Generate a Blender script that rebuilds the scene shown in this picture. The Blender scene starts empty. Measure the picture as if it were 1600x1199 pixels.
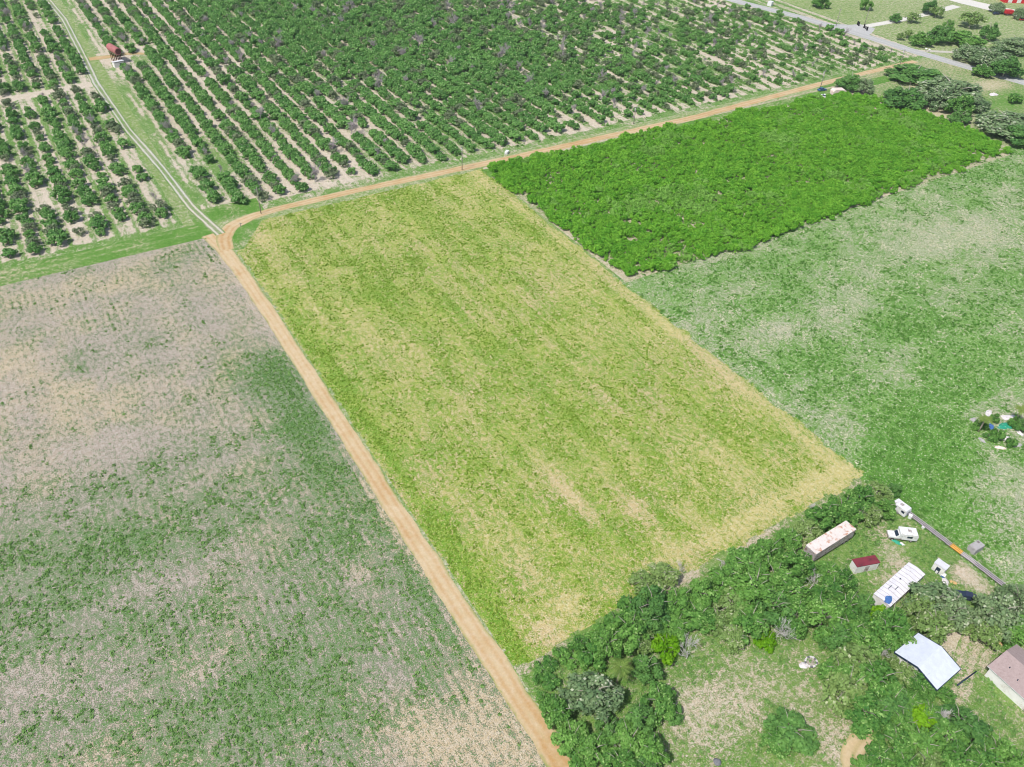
import bpy, math, random
import numpy as np
from mathutils import Vector, Matrix

random.seed(7)
S = bpy.context.scene
COL = S.collection
R = math.radians

# ------------------------------------------------------------------ camera
CAM_H, AZ, PITCH, ROLL, FPX = 140.0, R(33.84), R(40.606), R(3.158), 1243.49
fw = Vector((math.sin(AZ) * math.cos(PITCH), math.cos(AZ) * math.cos(PITCH), -math.sin(PITCH)))
rt0 = Vector((math.cos(AZ), -math.sin(AZ), 0))
up0 = rt0.cross(fw)
rt = math.cos(ROLL) * rt0 + math.sin(ROLL) * up0
up = -math.sin(ROLL) * rt0 + math.cos(ROLL) * up0
cam = bpy.data.objects.new('camera', bpy.data.cameras.new('camera'))
COL.objects.link(cam)
M = Matrix((rt, up, -fw)).transposed().to_4x4()
M.translation = (0, 0, CAM_H)
cam.matrix_world = M
cam.data.sensor_fit = 'HORIZONTAL'
cam.data.sensor_width = 36
cam.data.lens = 36 * FPX / 1600
cam.data.clip_start, cam.data.clip_end = 1, 8000
S.camera = cam

# ------------------------------------------------------------------ light
SUN_AZ, SUN_EL = R(193), R(56)
w = bpy.data.worlds.new('World')
S.world = w
w.use_nodes = True
nt = w.node_tree
sky = nt.nodes.new('ShaderNodeTexSky')
sky.sky_type = 'NISHITA'
sky.sun_disc = False
sky.sun_elevation = SUN_EL
sky.sun_rotation = math.atan2(math.cos(SUN_AZ), math.sin(SUN_AZ))
sky.air_density, sky.dust_density = 1.0, 2.0
bg = nt.nodes['Background']
bg.inputs['Strength'].default_value = 0.125
nt.links.new(sky.outputs[0], bg.inputs[0])
sun = bpy.data.objects.new('sun', bpy.data.lights.new('sun', 'SUN'))
sun.data.energy = 3.7
sun.data.angle = R(0.6)
sun.data.color = (1.0, 0.965, 0.92)
sd = Vector((math.cos(SUN_AZ) * math.cos(SUN_EL), math.sin(SUN_AZ) * math.cos(SUN_EL), math.sin(SUN_EL)))
sun.rotation_euler = sd.to_track_quat('Z', 'Y').to_euler()
COL.objects.link(sun)
S.view_settings.view_transform = 'Standard'
S.view_settings.look = 'None'
S.view_settings.exposure = 0.1
S.view_settings.gamma = 1.0
S.view_settings.use_curve_mapping = False
S.render.engine = 'CYCLES'
S.cycles.pixel_filter_type = 'BLACKMAN_HARRIS'
S.cycles.filter_width = 1.05


# ------------------------------------------------------------------ helpers
def G(px, py, z=0.0):
    """ground point (at height z) seen at a point of the 1600 px wide photograph"""
    d = fw * FPX + rt * (px - 800) + up * (599.5 - py)
    t = (CAM_H - z) / -d.z
    return Vector((d.x * t, d.y * t, z))


def pxm(p):
    """photo pixels per metre at a world point"""
    return FPX / (Vector((p[0], p[1], p[2] - CAM_H)).dot(fw))


def inview(x, y, m=0.06):
    v = np.stack([x, y, np.full_like(x, -CAM_H)], -1)
    z = v @ np.array(fw)
    u = v @ np.array(rt) / z * FPX / 800
    q = v @ np.array(up) / z * FPX / 599.5
    return (z > 1) & (np.abs(u) < 1 + m) & (np.abs(q) < 1 + m)


def lin(r, g, b, k=1.0):
    f = lambda c: (c / 12.92 if c <= .04045 else ((c + .055) / 1.055) ** 2.4)
    return (f(r / 255) * k, f(g / 255) * k, f(b / 255) * k, 1)


K = 0.82


def A(r, g, b):
    return lin(r, g, b, K)


def vnoise(x, y, seed):
    t = np.random.default_rng(seed).random((256, 256))
    xi, yi = np.floor(x).astype(int), np.floor(y).astype(int)
    fx, fy = x - xi, y - yi
    fx, fy = fx * fx * (3 - 2 * fx), fy * fy * (3 - 2 * fy)
    g = lambda a, b: t[a & 255, b & 255]
    return (g(xi, yi) * (1 - fx) + g(xi + 1, yi) * fx) * (1 - fy) + (g(xi, yi + 1) * (1 - fx) + g(xi + 1, yi + 1) * fx) * fy


def fbm(x, y, wl, seed, octv=4, ay=1.0):
    """-1..1 noise of wavelength wl metres, stretched along y by ay"""
    s, a, n = 0, 1, 0
    for i in range(octv):
        s = s + a * (vnoise(x / wl + 17.3 * i + 50, y / (wl * ay) + 9.1 * i + 50, seed + i) - .5) * 2
        n += a
        wl /= 2.03
        a *= .6
    return s / n * 1.6


def blob(x, y, lst):
    s = 0
    for px, py, rx, ry, v in lst:
        c = G(px, py)
        s = s + v * np.exp(-(((x - c.x) / rx) ** 2 + ((y - c.y) / ry) ** 2))
    return s


class Nt:
    def __init__(s, name):
        s.m = bpy.data.materials.new(name)
        s.m.use_nodes = True
        s.t = s.m.node_tree
        s.b = s.t.nodes['Principled BSDF']
        s.b.inputs['Roughness'].default_value = .9
        s.b.inputs['Specular IOR Level'].default_value = .15

    def n(s, typ, **kw):
        o = s.t.nodes.new(typ)
        for k, v in kw.items():
            if k.startswith('i_'):
                o.inputs[k[2:]].default_value = v
            else:
                setattr(o, k, v)
        return o

    def l(s, a, b):
        s.t.links.new(a, b)

    def val(s, x, sock):
        if hasattr(x, 'is_output'):
            s.l(x, sock)
        else:
            sock.default_value = x

    def math(s, op, a, b=0.0, clamp=False):
        o = s.n('ShaderNodeMath', operation=op, use_clamp=clamp)
        s.val(a, o.inputs[0])
        s.val(b, o.inputs[1])
        return o.outputs[0]

    def mix(s, f, a, b):
        o = s.n('ShaderNodeMix', data_type='RGBA')
        s.val(f, o.inputs[0])
        s.val(a, o.inputs[6])
        s.val(b, o.inputs[7])
        return o.outputs[2]

    def noise(s, vec, scale, detail=4, rough=.6):
        o = s.n('ShaderNodeTexNoise')
        o.inputs['Scale'].default_value = scale
        o.inputs['Detail'].default_value = detail
        o.inputs['Roughness'].default_value = rough
        s.l(vec, o.inputs['Vector'])
        return o.outputs[0]

    def smooth(s, x, lo, hi):
        o = s.n('ShaderNodeMapRange', interpolation_type='SMOOTHSTEP')
        s.val(x, o.inputs[0])
        o.inputs[1].default_value = lo
        o.inputs[2].default_value = hi
        return o.outputs[0]

    def coord(s, scale=(1, 1, 1)):
        tc = s.n('ShaderNodeTexCoord')
        mp = s.n('ShaderNodeMapping')
        mp.inputs['Scale'].default_value = scale
        s.l(tc.outputs['Object'], mp.inputs[0])
        return mp.outputs[0]

    def attr(s, name):
        o = s.n('ShaderNodeAttribute', attribute_name=name)
        return o.outputs['Fac']


def ground_mat(name, soilA, soilB, grassA, grassB, deep, fine=.9, ay=.45, amp=1.6, amp2=1.2, wd=.3, deepness=.8, bump=.7, fleck=None, pale=.3, grain=.75):
    m = Nt(name)
    v = m.coord((1, ay, 1))
    v1 = m.coord((1, 1, 1))
    n1 = m.noise(v, fine, 6, .7)
    n2 = m.noise(v1, fine * 3.3, 3, .7)
    n3 = m.noise(v, .12, 4, .6)
    cov, tone = m.attr('cover'), m.attr('tone')
    s = m.math('ADD', cov, m.math('MULTIPLY', m.math('SUBTRACT', n1, .5), amp))
    s = m.math('ADD', s, m.math('MULTIPLY', m.math('SUBTRACT', n2, .5), amp2))
    fac = m.smooth(s, .5 - wd, .5 + wd)
    n5 = m.noise(v1, fine * 1.4, 3, .7)
    soil = m.mix(m.smooth(m.math('ADD', tone, m.math('MULTIPLY', m.math('SUBTRACT', n3, .5), .9)), .15, .85), soilA, soilB)
    soil = m.mix(m.smooth(n5, .35, .75), soil, m.mix(pale, soil, (.9, .88, .8, 1)))
    grass = m.mix(m.smooth(m.math('ADD', n3, m.math('MULTIPLY', m.math('SUBTRACT', n5, .5), .9)), .3, .7), grassA, grassB)
    grass = m.mix(m.math('MULTIPLY', m.smooth(s, .85, 1.35), deepness), grass, deep)
    col = m.mix(fac, soil, grass)
    if fleck:
        n6 = m.noise(v1, fine * 2.6, 2, .6)
        col = m.mix(m.math('MULTIPLY', m.smooth(n6, .57, .64), fleck[1]), col, fleck[0])
    if grain:
        n7 = m.noise(v1, fine * 4.5, 3, .75)
        mul = m.n('ShaderNodeMix', data_type='RGBA', blend_type='MULTIPLY')
        mul.inputs[0].default_value = 1.0
        gr = m.n('ShaderNodeMapRange')
        m.l(n7, gr.inputs[0])
        gr.inputs[1].default_value, gr.inputs[2].default_value = .3, .7
        gr.inputs[3].default_value, gr.inputs[4].default_value = 1 - .42 * grain, 1 + .42 * grain
        m.l(col, mul.inputs[6])
        m.l(gr.outputs[0], mul.inputs[7])
        col = mul.outputs[2]
    m.l(col, m.b.inputs['Base Color'])
    b = m.n('ShaderNodeBump')
    b.inputs['Strength'].default_value = bump
    b.inputs['Distance'].default_value = .3
    m.l(m.math('ADD', m.math('MULTIPLY', fac, .35), n2), b.inputs['Height'])
    m.l(b.outputs[0], m.b.inputs['Normal'])
    return m.m


def paint(name, col, rough=.5, wear=None, scale=1.2, spec=.3, metal=0.0, thr=(.5, .68), stretch=(1, 1, 1)):
    m = Nt(name)
    v = m.coord(stretch)
    c = m.mix(m.smooth(m.noise(v, scale * .6, 5, .65), .3, .7), col, tuple(x * .86 for x in col[:3]) + (1,))
    if wear:
        c = m.mix(m.smooth(m.noise(v, scale, 6, .7), *thr), c, wear)
    m.l(c, m.b.inputs['Base Color'])
    m.b.inputs['Roughness'].default_value = rough
    m.b.inputs['Specular IOR Level'].default_value = spec
    m.b.inputs['Metallic'].default_value = metal
    return m.m


def leaf_mat(name, a, b, trans=.26, c=None):
    m = Nt(name)
    oi = m.n('ShaderNodeObjectInfo')
    t = m.attr('tint')
    f = m.math('ADD', m.math('MULTIPLY', t, .62), m.math('MULTIPLY', oi.outputs['Random'], .38))
    col = m.mix(f, a, b)
    if c:
        col = m.mix(m.smooth(t, .8, .95), col, c)
    m.l(col, m.b.inputs['Base Color'])
    m.b.inputs['Roughness'].default_value = .6
    m.b.inputs['Specular IOR Level'].default_value = .25
    tr = m.n('ShaderNodeBsdfTranslucent')
    m.l(col, tr.inputs['Color'])
    mx = m.n('ShaderNodeMixShader')
    mx.inputs[0].default_value = trans
    m.l(m.b.outputs[0], mx.inputs[1])
    m.l(tr.outputs[0], mx.inputs[2])
    m.l(mx.outputs[0], m.t.nodes['Material Output'].inputs['Surface'])
    return m.m


def tag(o, label=None, cat=None, group=None, kind=None):
    if label:
        o['label'] = label
    if cat:
        o['category'] = cat
    if group:
        o['group'] = group
    if kind:
        o['kind'] = kind
    return o


def link(name, me, parent=None, mat=None):
    o = bpy.data.objects.new(name, me)
    COL.objects.link(o)
    if parent:
        o.parent = parent
    if mat and me is not None and not me.materials:
        me.materials.append(mat)
    return o


def empty(name, loc, rz=0.0, label=None, cat=None, group=None):
    o = bpy.data.objects.new(name, None)
    o.empty_display_size = .5
    COL.objects.link(o)
    o.location = loc
    o.rotation_euler = (0, 0, rz)
    return tag(o, label, cat, group)


def np_mesh(name, v, q, attrs=None, mat=None):
    """mesh from an (n,3) array and an (m,k) face array"""
    me = bpy.data.meshes.new(name)
    v = np.asarray(v, np.float32)
    q = np.asarray(q, np.int32)
    k = q.shape[1]
    me.vertices.add(len(v))
    me.vertices.foreach_set('co', v.ravel())
    me.loops.add(q.size)
    me.loops.foreach_set('vertex_index', q.ravel())
    me.polygons.add(len(q))
    me.polygons.foreach_set('loop_start', np.arange(0, q.size, k, dtype=np.int32))
    me.polygons.foreach_set('loop_total', np.full(len(q), k, np.int32))
    for n, a in (attrs or {}).items():
        at = me.attributes.new(n, 'FLOAT', 'POINT')
        at.data.foreach_set('value', np.asarray(a, np.float32).ravel())
    me.update(calc_edges=True)
    if mat:
        me.materials.append(mat)
    return me


class MB:
    def __init__(s):
        s.v, s.f = [], []

    def add(s, vs, fs):
        n = len(s.v)
        s.v += [tuple(p) for p in vs]
        s.f += [tuple(i + n for i in f) for f in fs]
        return s

    def box(s, x0, x1, y0, y1, z0, z1, M=None):
        vs = [Vector(p) for p in ((x0, y0, z0), (x1, y0, z0), (x1, y1, z0), (x0, y1, z0), (x0, y0, z1), (x1, y0, z1), (x1, y1, z1), (x0, y1, z1))]
        if M:
            vs = [M @ p for p in vs]
        return s.add(vs, [(3, 2, 1, 0), (4, 5, 6, 7), (0, 1, 5, 4), (1, 2, 6, 5), (2, 3, 7, 6), (3, 0, 4, 7)])

    def tube(s, pts, rad, n=6, cap=True):
        pts = [Vector(p) for p in pts]
        rad = rad if isinstance(rad, (list, tuple)) else [rad] * len(pts)
        vs, fs = [], []
        for i, p in enumerate(pts):
            d = (pts[min(i + 1, len(pts) - 1)] - pts[max(i - 1, 0)]).normalized()
            a = d.orthogonal().normalized()
            b = d.cross(a)
            for k in range(n):
                t = 2 * math.pi * k / n
                vs.append(p + (a * math.cos(t) + b * math.sin(t)) * rad[i])
        for i in range(len(pts) - 1):
            for k in range(n):
                k2 = (k + 1) % n
                fs.append((i * n + k, i * n + k2, (i + 1) * n + k2, (i + 1) * n + k))
        if cap:
            fs.append(tuple(range(n - 1, -1, -1)))
            fs.append(tuple((len(pts) - 1) * n + k for k in range(n)))
        return s.add(vs, fs)

    def prism(s, prof, y0, y1):
        """profile in (x,z), extruded along y"""
        n = len(prof)
        vs = [(x, y0, z) for x, z in prof] + [(x, y1, z) for x, z in prof]
        fs = [tuple(range(n)), tuple(range(2 * n - 1, n - 1, -1))]
        fs += [(i, i + n, (i + 1) % n + n, (i + 1) % n) for i in range(n)]
        return s.add(vs, fs)

    def build(s, name, mat, parent=None, smooth=False):
        me = bpy.data.meshes.new(name)
        me.from_pydata(s.v, [], s.f)
        me.materials.append(mat)
        if smooth:
            me.polygons.foreach_set('use_smooth', [True] * len(me.polygons))
        import bmesh
        b = bmesh.new()
        b.from_mesh(me)
        bmesh.ops.recalc_face_normals(b, faces=b.faces)
        b.to_mesh(me)
        b.free()
        me.update()
        return link(name, me, parent)


def copy_tree(o, parent=None):
    c = o.copy()
    COL.objects.link(c)
    if parent:
        c.parent = parent
    for ch in list(o.children):
        copy_tree(ch, c)
    return c


def sheet(name, x0, x1, y0, y1, res, z, cover, mat, keep=None, label=None):
    nx, ny = int((x1 - x0) / res) + 1, int((y1 - y0) / res) + 1
    X, Y = np.meshgrid(np.linspace(x0, x1, nx), np.linspace(y0, y1, ny))
    cov, tone = cover(X, Y)
    idx = np.arange(nx * ny).reshape(ny, nx)
    q = np.stack([idx[:-1, :-1], idx[:-1, 1:], idx[1:, 1:], idx[1:, :-1]], -1).reshape(-1, 4)
    if keep is not None:
        kx, ky = (X[:-1, :-1] + X[1:, 1:]) / 2, (Y[:-1, :-1] + Y[1:, 1:]) / 2
        q = q[keep(kx, ky).ravel()]
    V = np.stack([X, Y, np.full_like(X, z)], -1).reshape(-1, 3)
    me = np_mesh(name, V, q, {'cover': cov + 0 * X, 'tone': tone + 0 * X}, mat)
    return tag(link(name, me), label, None, None, 'structure')


def road(name, pts, width, z, mat, cover, jag=.35, seed=1, label=None, across=19, step=1.2):
    """ribbon along a list of ground points; cover(u,s) with u in -1..1 across, s metres along"""
    pts = [Vector((p[0], p[1], 0)) for p in pts]
    w = width if isinstance(width, (list, tuple)) else [width] * len(pts)
    P, W, D = [], [], []
    for i in range(len(pts) - 1):
        n = max(1, int((pts[i + 1] - pts[i]).length / step))
        for k in range(n + (i == len(pts) - 2)):
            t = k / n
            P.append(pts[i].lerp(pts[i + 1], t))
            W.append(w[i] * (1 - t) + w[i + 1] * t)
    P = np.array(P)[:, :2]
    for _ in range(4):
        P[1:-1] = (P[:-2] + 2 * P[1:-1] + P[2:]) / 4
    T = np.gradient(P, axis=0)
    T /= np.linalg.norm(T, axis=1)[:, None]
    N = np.stack([-T[:, 1], T[:, 0]], 1)
    sl = np.concatenate([[0], np.cumsum(np.linalg.norm(np.diff(P, axis=0), axis=1))])
    U = np.linspace(-1, 1, across)
    jl = 1 + jag * fbm(sl, sl * 0, 6, seed) * .5
    jr = 1 + jag * fbm(sl, sl * 0 + 40, 6, seed + 9) * .5
    off = np.where(U[None, :] < 0, U[None, :] * jl[:, None], U[None, :] * jr[:, None]) * np.array(W)[:, None] / 2
    XY = P[:, None, :] + N[:, None, :] * off[..., None]
    V = np.concatenate([XY, np.full(XY.shape[:2] + (1,), z)], -1).reshape(-1, 3)
    ny, nx = XY.shape[:2]
    idx = np.arange(nx * ny).reshape(ny, nx)
    q = np.stack([idx[:-1, :-1], idx[1:, :-1], idx[1:, 1:], idx[:-1, 1:]], -1).reshape(-1, 4)[:, ::-1]
    uu, ss = np.meshgrid(U, sl)
    cv, tn = cover(uu, ss)
    me = np_mesh(name, V, q, {'cover': cv + 0 * uu, 'tone': tn + 0 * uu}, mat)
    return tag(link(name, me), label, None, None, 'structure')


# ------------------------------------------------------------------ materials
m_plot = ground_mat('straw grass', A(204, 192, 118), A(208, 186, 132), A(164, 184, 82), A(128, 168, 60), A(98, 150, 42), fine=1.0, ay=.65, amp=3.4, amp2=3.0, wd=.26, fleck=(A(226, 210, 146), .55), deepness=.75)
m_fallow = ground_mat('fallow soil', A(180, 166, 150), A(200, 181, 146), A(144, 156, 122), A(112, 146, 88), A(80, 126, 54), fine=1.0, ay=.6, amp=3.4, amp2=3.0, wd=.26, fleck=(A(206, 196, 184), .45), pale=.25)
m_past = ground_mat('pasture grass', A(164, 174, 132), A(180, 180, 150), A(130, 172, 86), A(104, 156, 62), A(84, 142, 46), fine=.8, ay=.9, amp=3.2, amp2=3.0, wd=.2, fleck=(A(214, 212, 188), .8), pale=.2)
m_yard = ground_mat('yard grass', A(200, 186, 156), A(210, 190, 164), A(134, 164, 86), A(110, 150, 66), A(80, 130, 44), fine=.9, ay=1, amp=2.4, amp2=1.8, wd=.3, fleck=(A(200, 195, 160), .3))
m_orch = ground_mat('orchard sand', A(204, 188, 164), A(214, 198, 178), A(122, 158, 80), A(100, 146, 58), A(72, 120, 42), fine=.7, ay=.5, amp=2.2, amp2=1.6, wd=.25, fleck=(A(232, 226, 204), .6))
m_verge = ground_mat('verge grass', A(186, 182, 140), A(196, 182, 142), A(116, 158, 74), A(96, 146, 56), A(78, 130, 42), fine=.8, ay=1, amp=2.0, amp2=1.4, wd=.3)
m_base = ground_mat('open grass', A(196, 188, 156), A(190, 186, 150), A(136, 166, 86), A(116, 152, 70), A(92, 138, 54), fine=.6, ay=1, amp=2, amp2=1.4, wd=.35)
m_dirt = ground_mat('dirt', A(212, 188, 148), A(196, 156, 102), A(196, 176, 130), A(150, 160, 90), A(110, 145, 60), fine=.5, ay=1, amp=.7, amp2=.4, wd=.35, bump=.08, pale=.12, grain=.18)
m_grav = ground_mat('gravel', A(196, 194, 184), A(206, 196, 178), A(150, 160, 118), A(118, 152, 82), A(92, 140, 54), fine=1.0, ay=1, amp=1.2, amp2=.8, wd=.3, bump=.3, grain=.4)
m_asph = ground_mat('old asphalt', A(186, 187, 186), A(194, 193, 190), A(176, 176, 172), A(170, 172, 165), A(165, 168, 160), fine=.7, ay=1, amp=.6, amp2=.5, wd=.4, bump=.1, grain=.2)
m_conc = ground_mat('concrete drive', A(228, 224, 214), A(222, 218, 208), A(212, 208, 196), A(205, 200, 188), A(190, 188, 176), fine=.8, ay=1, amp=.6, amp2=.4, wd=.4, bump=.1, grain=.2)

L_citrus = leaf_mat('citrus leaf', lin(72, 124, 58), lin(132, 182, 94), c=lin(166, 192, 130))
L_citgrey = leaf_mat('thin citrus leaf', lin(96, 116, 82), lin(142, 156, 116))
L_wood = leaf_mat('broad leaf', lin(58, 112, 46), lin(130, 178, 82), c=lin(156, 192, 112))
L_dark = leaf_mat('dark leaf', lin(56, 108, 50), lin(120, 166, 84))
L_olive = leaf_mat('olive leaf', lin(102, 136, 68), lin(154, 180, 106), c=lin(190, 196, 156))
L_grey = leaf_mat('mossy oak leaf', lin(96, 128, 84), lin(150, 172, 122), c=lin(190, 198, 168))
L_lime = leaf_mat('lime leaf', lin(84, 142, 10), lin(138, 188, 30))
L_grove = leaf_mat('grove leaf', lin(76, 150, 32), lin(152, 206, 70), .26)
L_grove2 = leaf_mat('paler grove leaf', lin(104, 160, 52), lin(158, 204, 100))
L_palm = leaf_mat('palm leaf', lin(90, 126, 50), lin(148, 166, 84))
L_weed = leaf_mat('weed leaf', lin(92, 140, 62), lin(140, 176, 100))
L_straw = leaf_mat('field grass leaf', lin(102, 148, 34), lin(158, 182, 72))
L_past = leaf_mat('pasture clump leaf', lin(72, 130, 42), lin(124, 166, 80))
L_pale = leaf_mat('dry stem', lin(206, 206, 172), lin(228, 226, 200))
m_bark = paint('bark', lin(176, 168, 156), .9, lin(130, 120, 106), 3)
m_dead = paint('bleached wood', lin(226, 220, 216), .8, lin(186, 178, 172), 4)
m_deadgrey = paint('grey twigs', lin(190, 180, 180), .9, lin(150, 140, 140), 4)
m_white = paint('white painted metal', lin(232, 232, 232), .45, lin(196, 190, 182), 1.5)
m_whitewall = paint('white wall', lin(236, 234, 230), .7, lin(206, 200, 190), .8)
m_rustwhite = paint('rusty white roof', lin(226, 216, 208), .6, lin(190, 140, 112), .9, thr=(.52, .66))
m_sidegrey = paint('weathered metal', lin(178, 172, 168), .6, lin(126, 104, 92), 1.6, thr=(.48, .62))
m_maroon = paint('maroon roof', lin(128, 52, 62), .7, lin(92, 44, 52), 1.0)
m_tin = paint('pale tin roof', lin(214, 220, 232), .5, lin(202, 206, 214), .8, spec=.35)
m_tinwhite = paint('white tin roof', lin(226, 224, 228), .5, lin(190, 184, 182), 1.0, thr=(.55, .7))
m_darktrim = paint('dark blue trim', lin(40, 58, 76), .6)
m_shingle = paint('brown shingle', lin(168, 150, 146), .9, lin(148, 130, 126), 2.5)
m_block = paint('concrete block', lin(176, 172, 172), .9, lin(148, 144, 142), 2)
m_black = paint('black rubber', lin(34, 34, 36), .8)
m_glass = paint('dark glass', lin(46, 58, 74), .15, spec=.6)
m_blue = paint('blue tarp', lin(70, 110, 170), .6, lin(110, 150, 200), 1.5)
m_teal = paint('teal tarp', lin(40, 150, 120), .6, lin(70, 170, 140), 1.5)
m_orange = paint('orange paint', lin(232, 168, 62), .6, lin(206, 140, 60), 2)
m_rail = paint('grey rail', lin(186, 178, 180), .6, lin(150, 140, 140), 3)
m_railgap = paint('dark plank', lin(104, 96, 106), .8)
m_rusttank = paint('rusty pink tank', lin(176, 112, 110), .6, lin(140, 78, 74), .8)
m_rustdark = paint('dark rust', lin(104, 58, 54), .8, lin(80, 48, 46), 2)
m_wood = paint('weathered timber', lin(168, 156, 140), .9, lin(130, 118, 104), 3)
m_navy = paint('navy car paint', lin(52, 60, 82), .3, spec=.5)
m_red = paint('red paint', lin(200, 44, 52), .5, lin(216, 84, 70), 1)
m_tan = paint('pale pink canvas', lin(236, 214, 204), .8, lin(206, 180, 172), 1)
m_ply = paint('tan board', lin(206, 172, 120), .8, lin(180, 146, 100), 2)
m_litter = paint('pale litter', lin(222, 216, 216), .8, lin(180, 170, 170), 3)
m_stone = paint('grey stone', lin(120, 120, 124), .9, lin(96, 96, 100), 3)

# ------------------------------------------------------------------ the ground
PX0, PX1, PY0, PY1 = 46.9, 149.2, 63.5, 252.0     # the mown plot
sheet('ground', -1500, 2500, -900, 3100, 40, 0.0, lambda x, y: (.62 + .12 * fbm(x, y, 90, 3), .5), m_base)

# orchard: rows run along +Y, 7.3 m apart right of the track, 6.9 m apart left of it
ROW_R, PIT_R, ROW_L, PIT_L = 51.0, 7.3, 25.9, 6.9


def orch_cover_r(x, y):
    k = np.round((x - ROW_R) / PIT_R)
    d = np.abs(x - ROW_R - k * PIT_R)
    rr = np.random.default_rng(5).random(200)[(k.astype(int)) % 200]
    c = np.where(d < 1.7, .55, .20) + .42 * fbm(x, y, 22, 11, 4, 2.0) + (rr - .5) * .35
    c = c + np.where((d > 2.9), .22, 0)
    c = c + .35 * np.clip((x - 120) / 160, 0, .5) * (d < 1.7)
    c = np.where(y < 263.5 + 1.2 * fbm(x, y, 4, 14, 2), .72 + .3 * fbm(x, y, 7, 15), c)
    c = np.where(x < 47, .78 + .25 * fbm(x, y, 7, 5, 3, 2), c)
    c = c - .7 * np.exp(-((x - 45.8) / .8) ** 2 - 0 * y) * (.5 + fbm(x, y, 14, 8))
    c = c + blob(x, y, [(206, 80, 11, 6, -.8), (165, 96, 6, 9, -.7), (190, 112, 6, 6, -.7)])
    return c, .45 + .35 * fbm(x, y, 35, 17)


def orch_cover_l(x, y):
    k = np.round((x - ROW_L) / PIT_L)
    d = np.abs(x - ROW_L - k * PIT_L)
    c = np.where(d > 2.55, .70, .16) + .3 * fbm(x, y, 16, 21, 4, 2.5) + np.where(d < 1.0, .25, 0)
    c = np.where(y < 262.5 + fbm(x, y, 4, 24, 2), .72 + .3 * fbm(x, y, 7, 25), c)
    c = np.where(np.abs(y - 402 - .1 * x) < 3.2, .05, c)
    return c, .4 + .35 * fbm(x, y, 30, 27)


sheet('orchard_ground', 42.5, 445, 259, 760, 1.1, .006, orch_cover_r, m_orch)
sheet('orchard_ground', -130, 36.5, 258, 760, 1.0, .006, orch_cover_l, m_orch)


def fallow_cover(x, y):
    yb = G(150, 748).y + 3 * fbm(x, y, 26, 30, 4)
    t = np.clip((y - yb) / 7 + .5, 0, 1)
    c = .58 - .20 * t + .09 * fbm(x, y, 30, 31, 6) + .13 * fbm(x, y, 8, 35, 4, .6) + .07 * fbm(x, y, 1.8, 36, 2, 24)
    c = c + blob(x, y, [(425, 585, 15, 12, .5), (475, 640, 9, 20, .5), (545, 760, 8, 16, .2), (150, 880, 24, 11, .2),
                        (110, 1000, 16, 10, .12), (440, 1080, 20, 12, .22), (670, 920, 9, 13, .25), (705, 1065, 10, 9, .28), (300, 1140, 22, 10, .1),
                        (115, 560, 5, 4, .35), (128, 578, 3, 3, .3), (280, 405, 7, 5, .3), (245, 425, 5, 8, .2), (390, 410, 9, 7, .1),
                        (320, 900, 14, 8, .1), (480, 850, 14, 9, .15),
                        (150, 480, 45, 22, -.05), (60, 640, 26, 20, -.06), (700, 1145, 5, 9, -.42), (640, 1170, 7, 7, -.3), (320, 1052, 4, 3, -.3),
                        (765, 1120, 4, 12, -.35), (560, 905, 3, 4, -.4), (610, 1060, 5, 5, -.3), (225, 925, 12, 4, -.3), (60, 1060, 8, 5, -.3),
                        (300, 745, 22, 4, -.14), (150, 700, 26, 4, -.17), (350, 880, 12, 5, -.2), (590, 720, 4, 10, -.35), (625, 790, 3, 12, -.4)])
    rows = np.sin(x * 2 * math.pi / 1.9 + .6 * fbm(x, y, 30, 41))
    c = c + .17 * rows * np.clip(.35 + 1.3 * fbm(x, y, 20, 43), 0, 1)
    c = np.where(x > 41, c - .25, c)
    return c, .38 + .4 * fbm(x, y, 20, 47, 5) + blob(x, y, [(770, 1130, 5, 14, .6), (640, 850, 3, 14, .7)])


sheet('fallow_field', -150, 43.2, -40, 252.3, .6, .010, fallow_cover, m_fallow)


def plot_cover(x, y):
    c = .65 + .06 * fbm(x, y, 24, 51, 4, 2.2) + .12 * fbm(x, y, 6, 55, 3, 1.6) + .10 * fbm(x, y, 2.6, 58, 2, 5) + .12 * fbm(x, y, 2.2, 59, 2, 40)
    c = c + .32 * np.exp(-((x - 50.5) / 3.0) ** 2) * (y < 236) * np.clip((230 - y) / 60, 0, 1)
    c = c - .20 * np.exp(-((x - 57.5 - 1.2 * fbm(x, y, 40, 59)) / 1.6) ** 2) * np.clip(.6 + fbm(x, y, 16, 60), 0, 1.3)
    c = c - .28 * np.exp(-((x - 145.5) / 1.6) ** 2)
    c = c - .22 * np.exp(-((y - 69.5 - 2 * fbm(x, y, 40, 61)) / 2.2) ** 2) * np.clip((x - 60) / 25, 0, 1)
    tr = G(858, 505).x
    c = c - .5 * np.exp(-((x - tr) / .35) ** 2) * (y > G(895, 540).y) * (y < G(815, 468).y)
    c = c + blob(x, y, [(620, 310, 14, 8, .14), (500, 350, 14, 9, .12), (590, 460, 6, 8, .22), (830, 560, 14, 12, .08), (640, 430, 20, 12, .06),
                        (930, 810, 5, 8, .12), (900, 600, 20, 14, .08), (1060, 640, 12, 12, .05),
                        (870, 755, 3, 6, -.36), (908, 792, 2, 5, -.3), (985, 795, 3, 3, -.34), (850, 990, 4, 3, -.45), (890, 940, 3, 2.5, -.45),
                        (1290, 760, 7, 5, -.3), (1140, 840, 12, 3, -.3), (530, 425, 3, 2, -.4), (450, 440, 6, 4, -.2), (590, 730, 2.5, 8, -.3), (650, 780, 2.5, 8, -.3)])
    return c, .4 + .5 * fbm(x, y, 28, 63) + blob(x, y, [(870, 755, 6, 10, .5), (985, 795, 6, 6, .5)])


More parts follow.
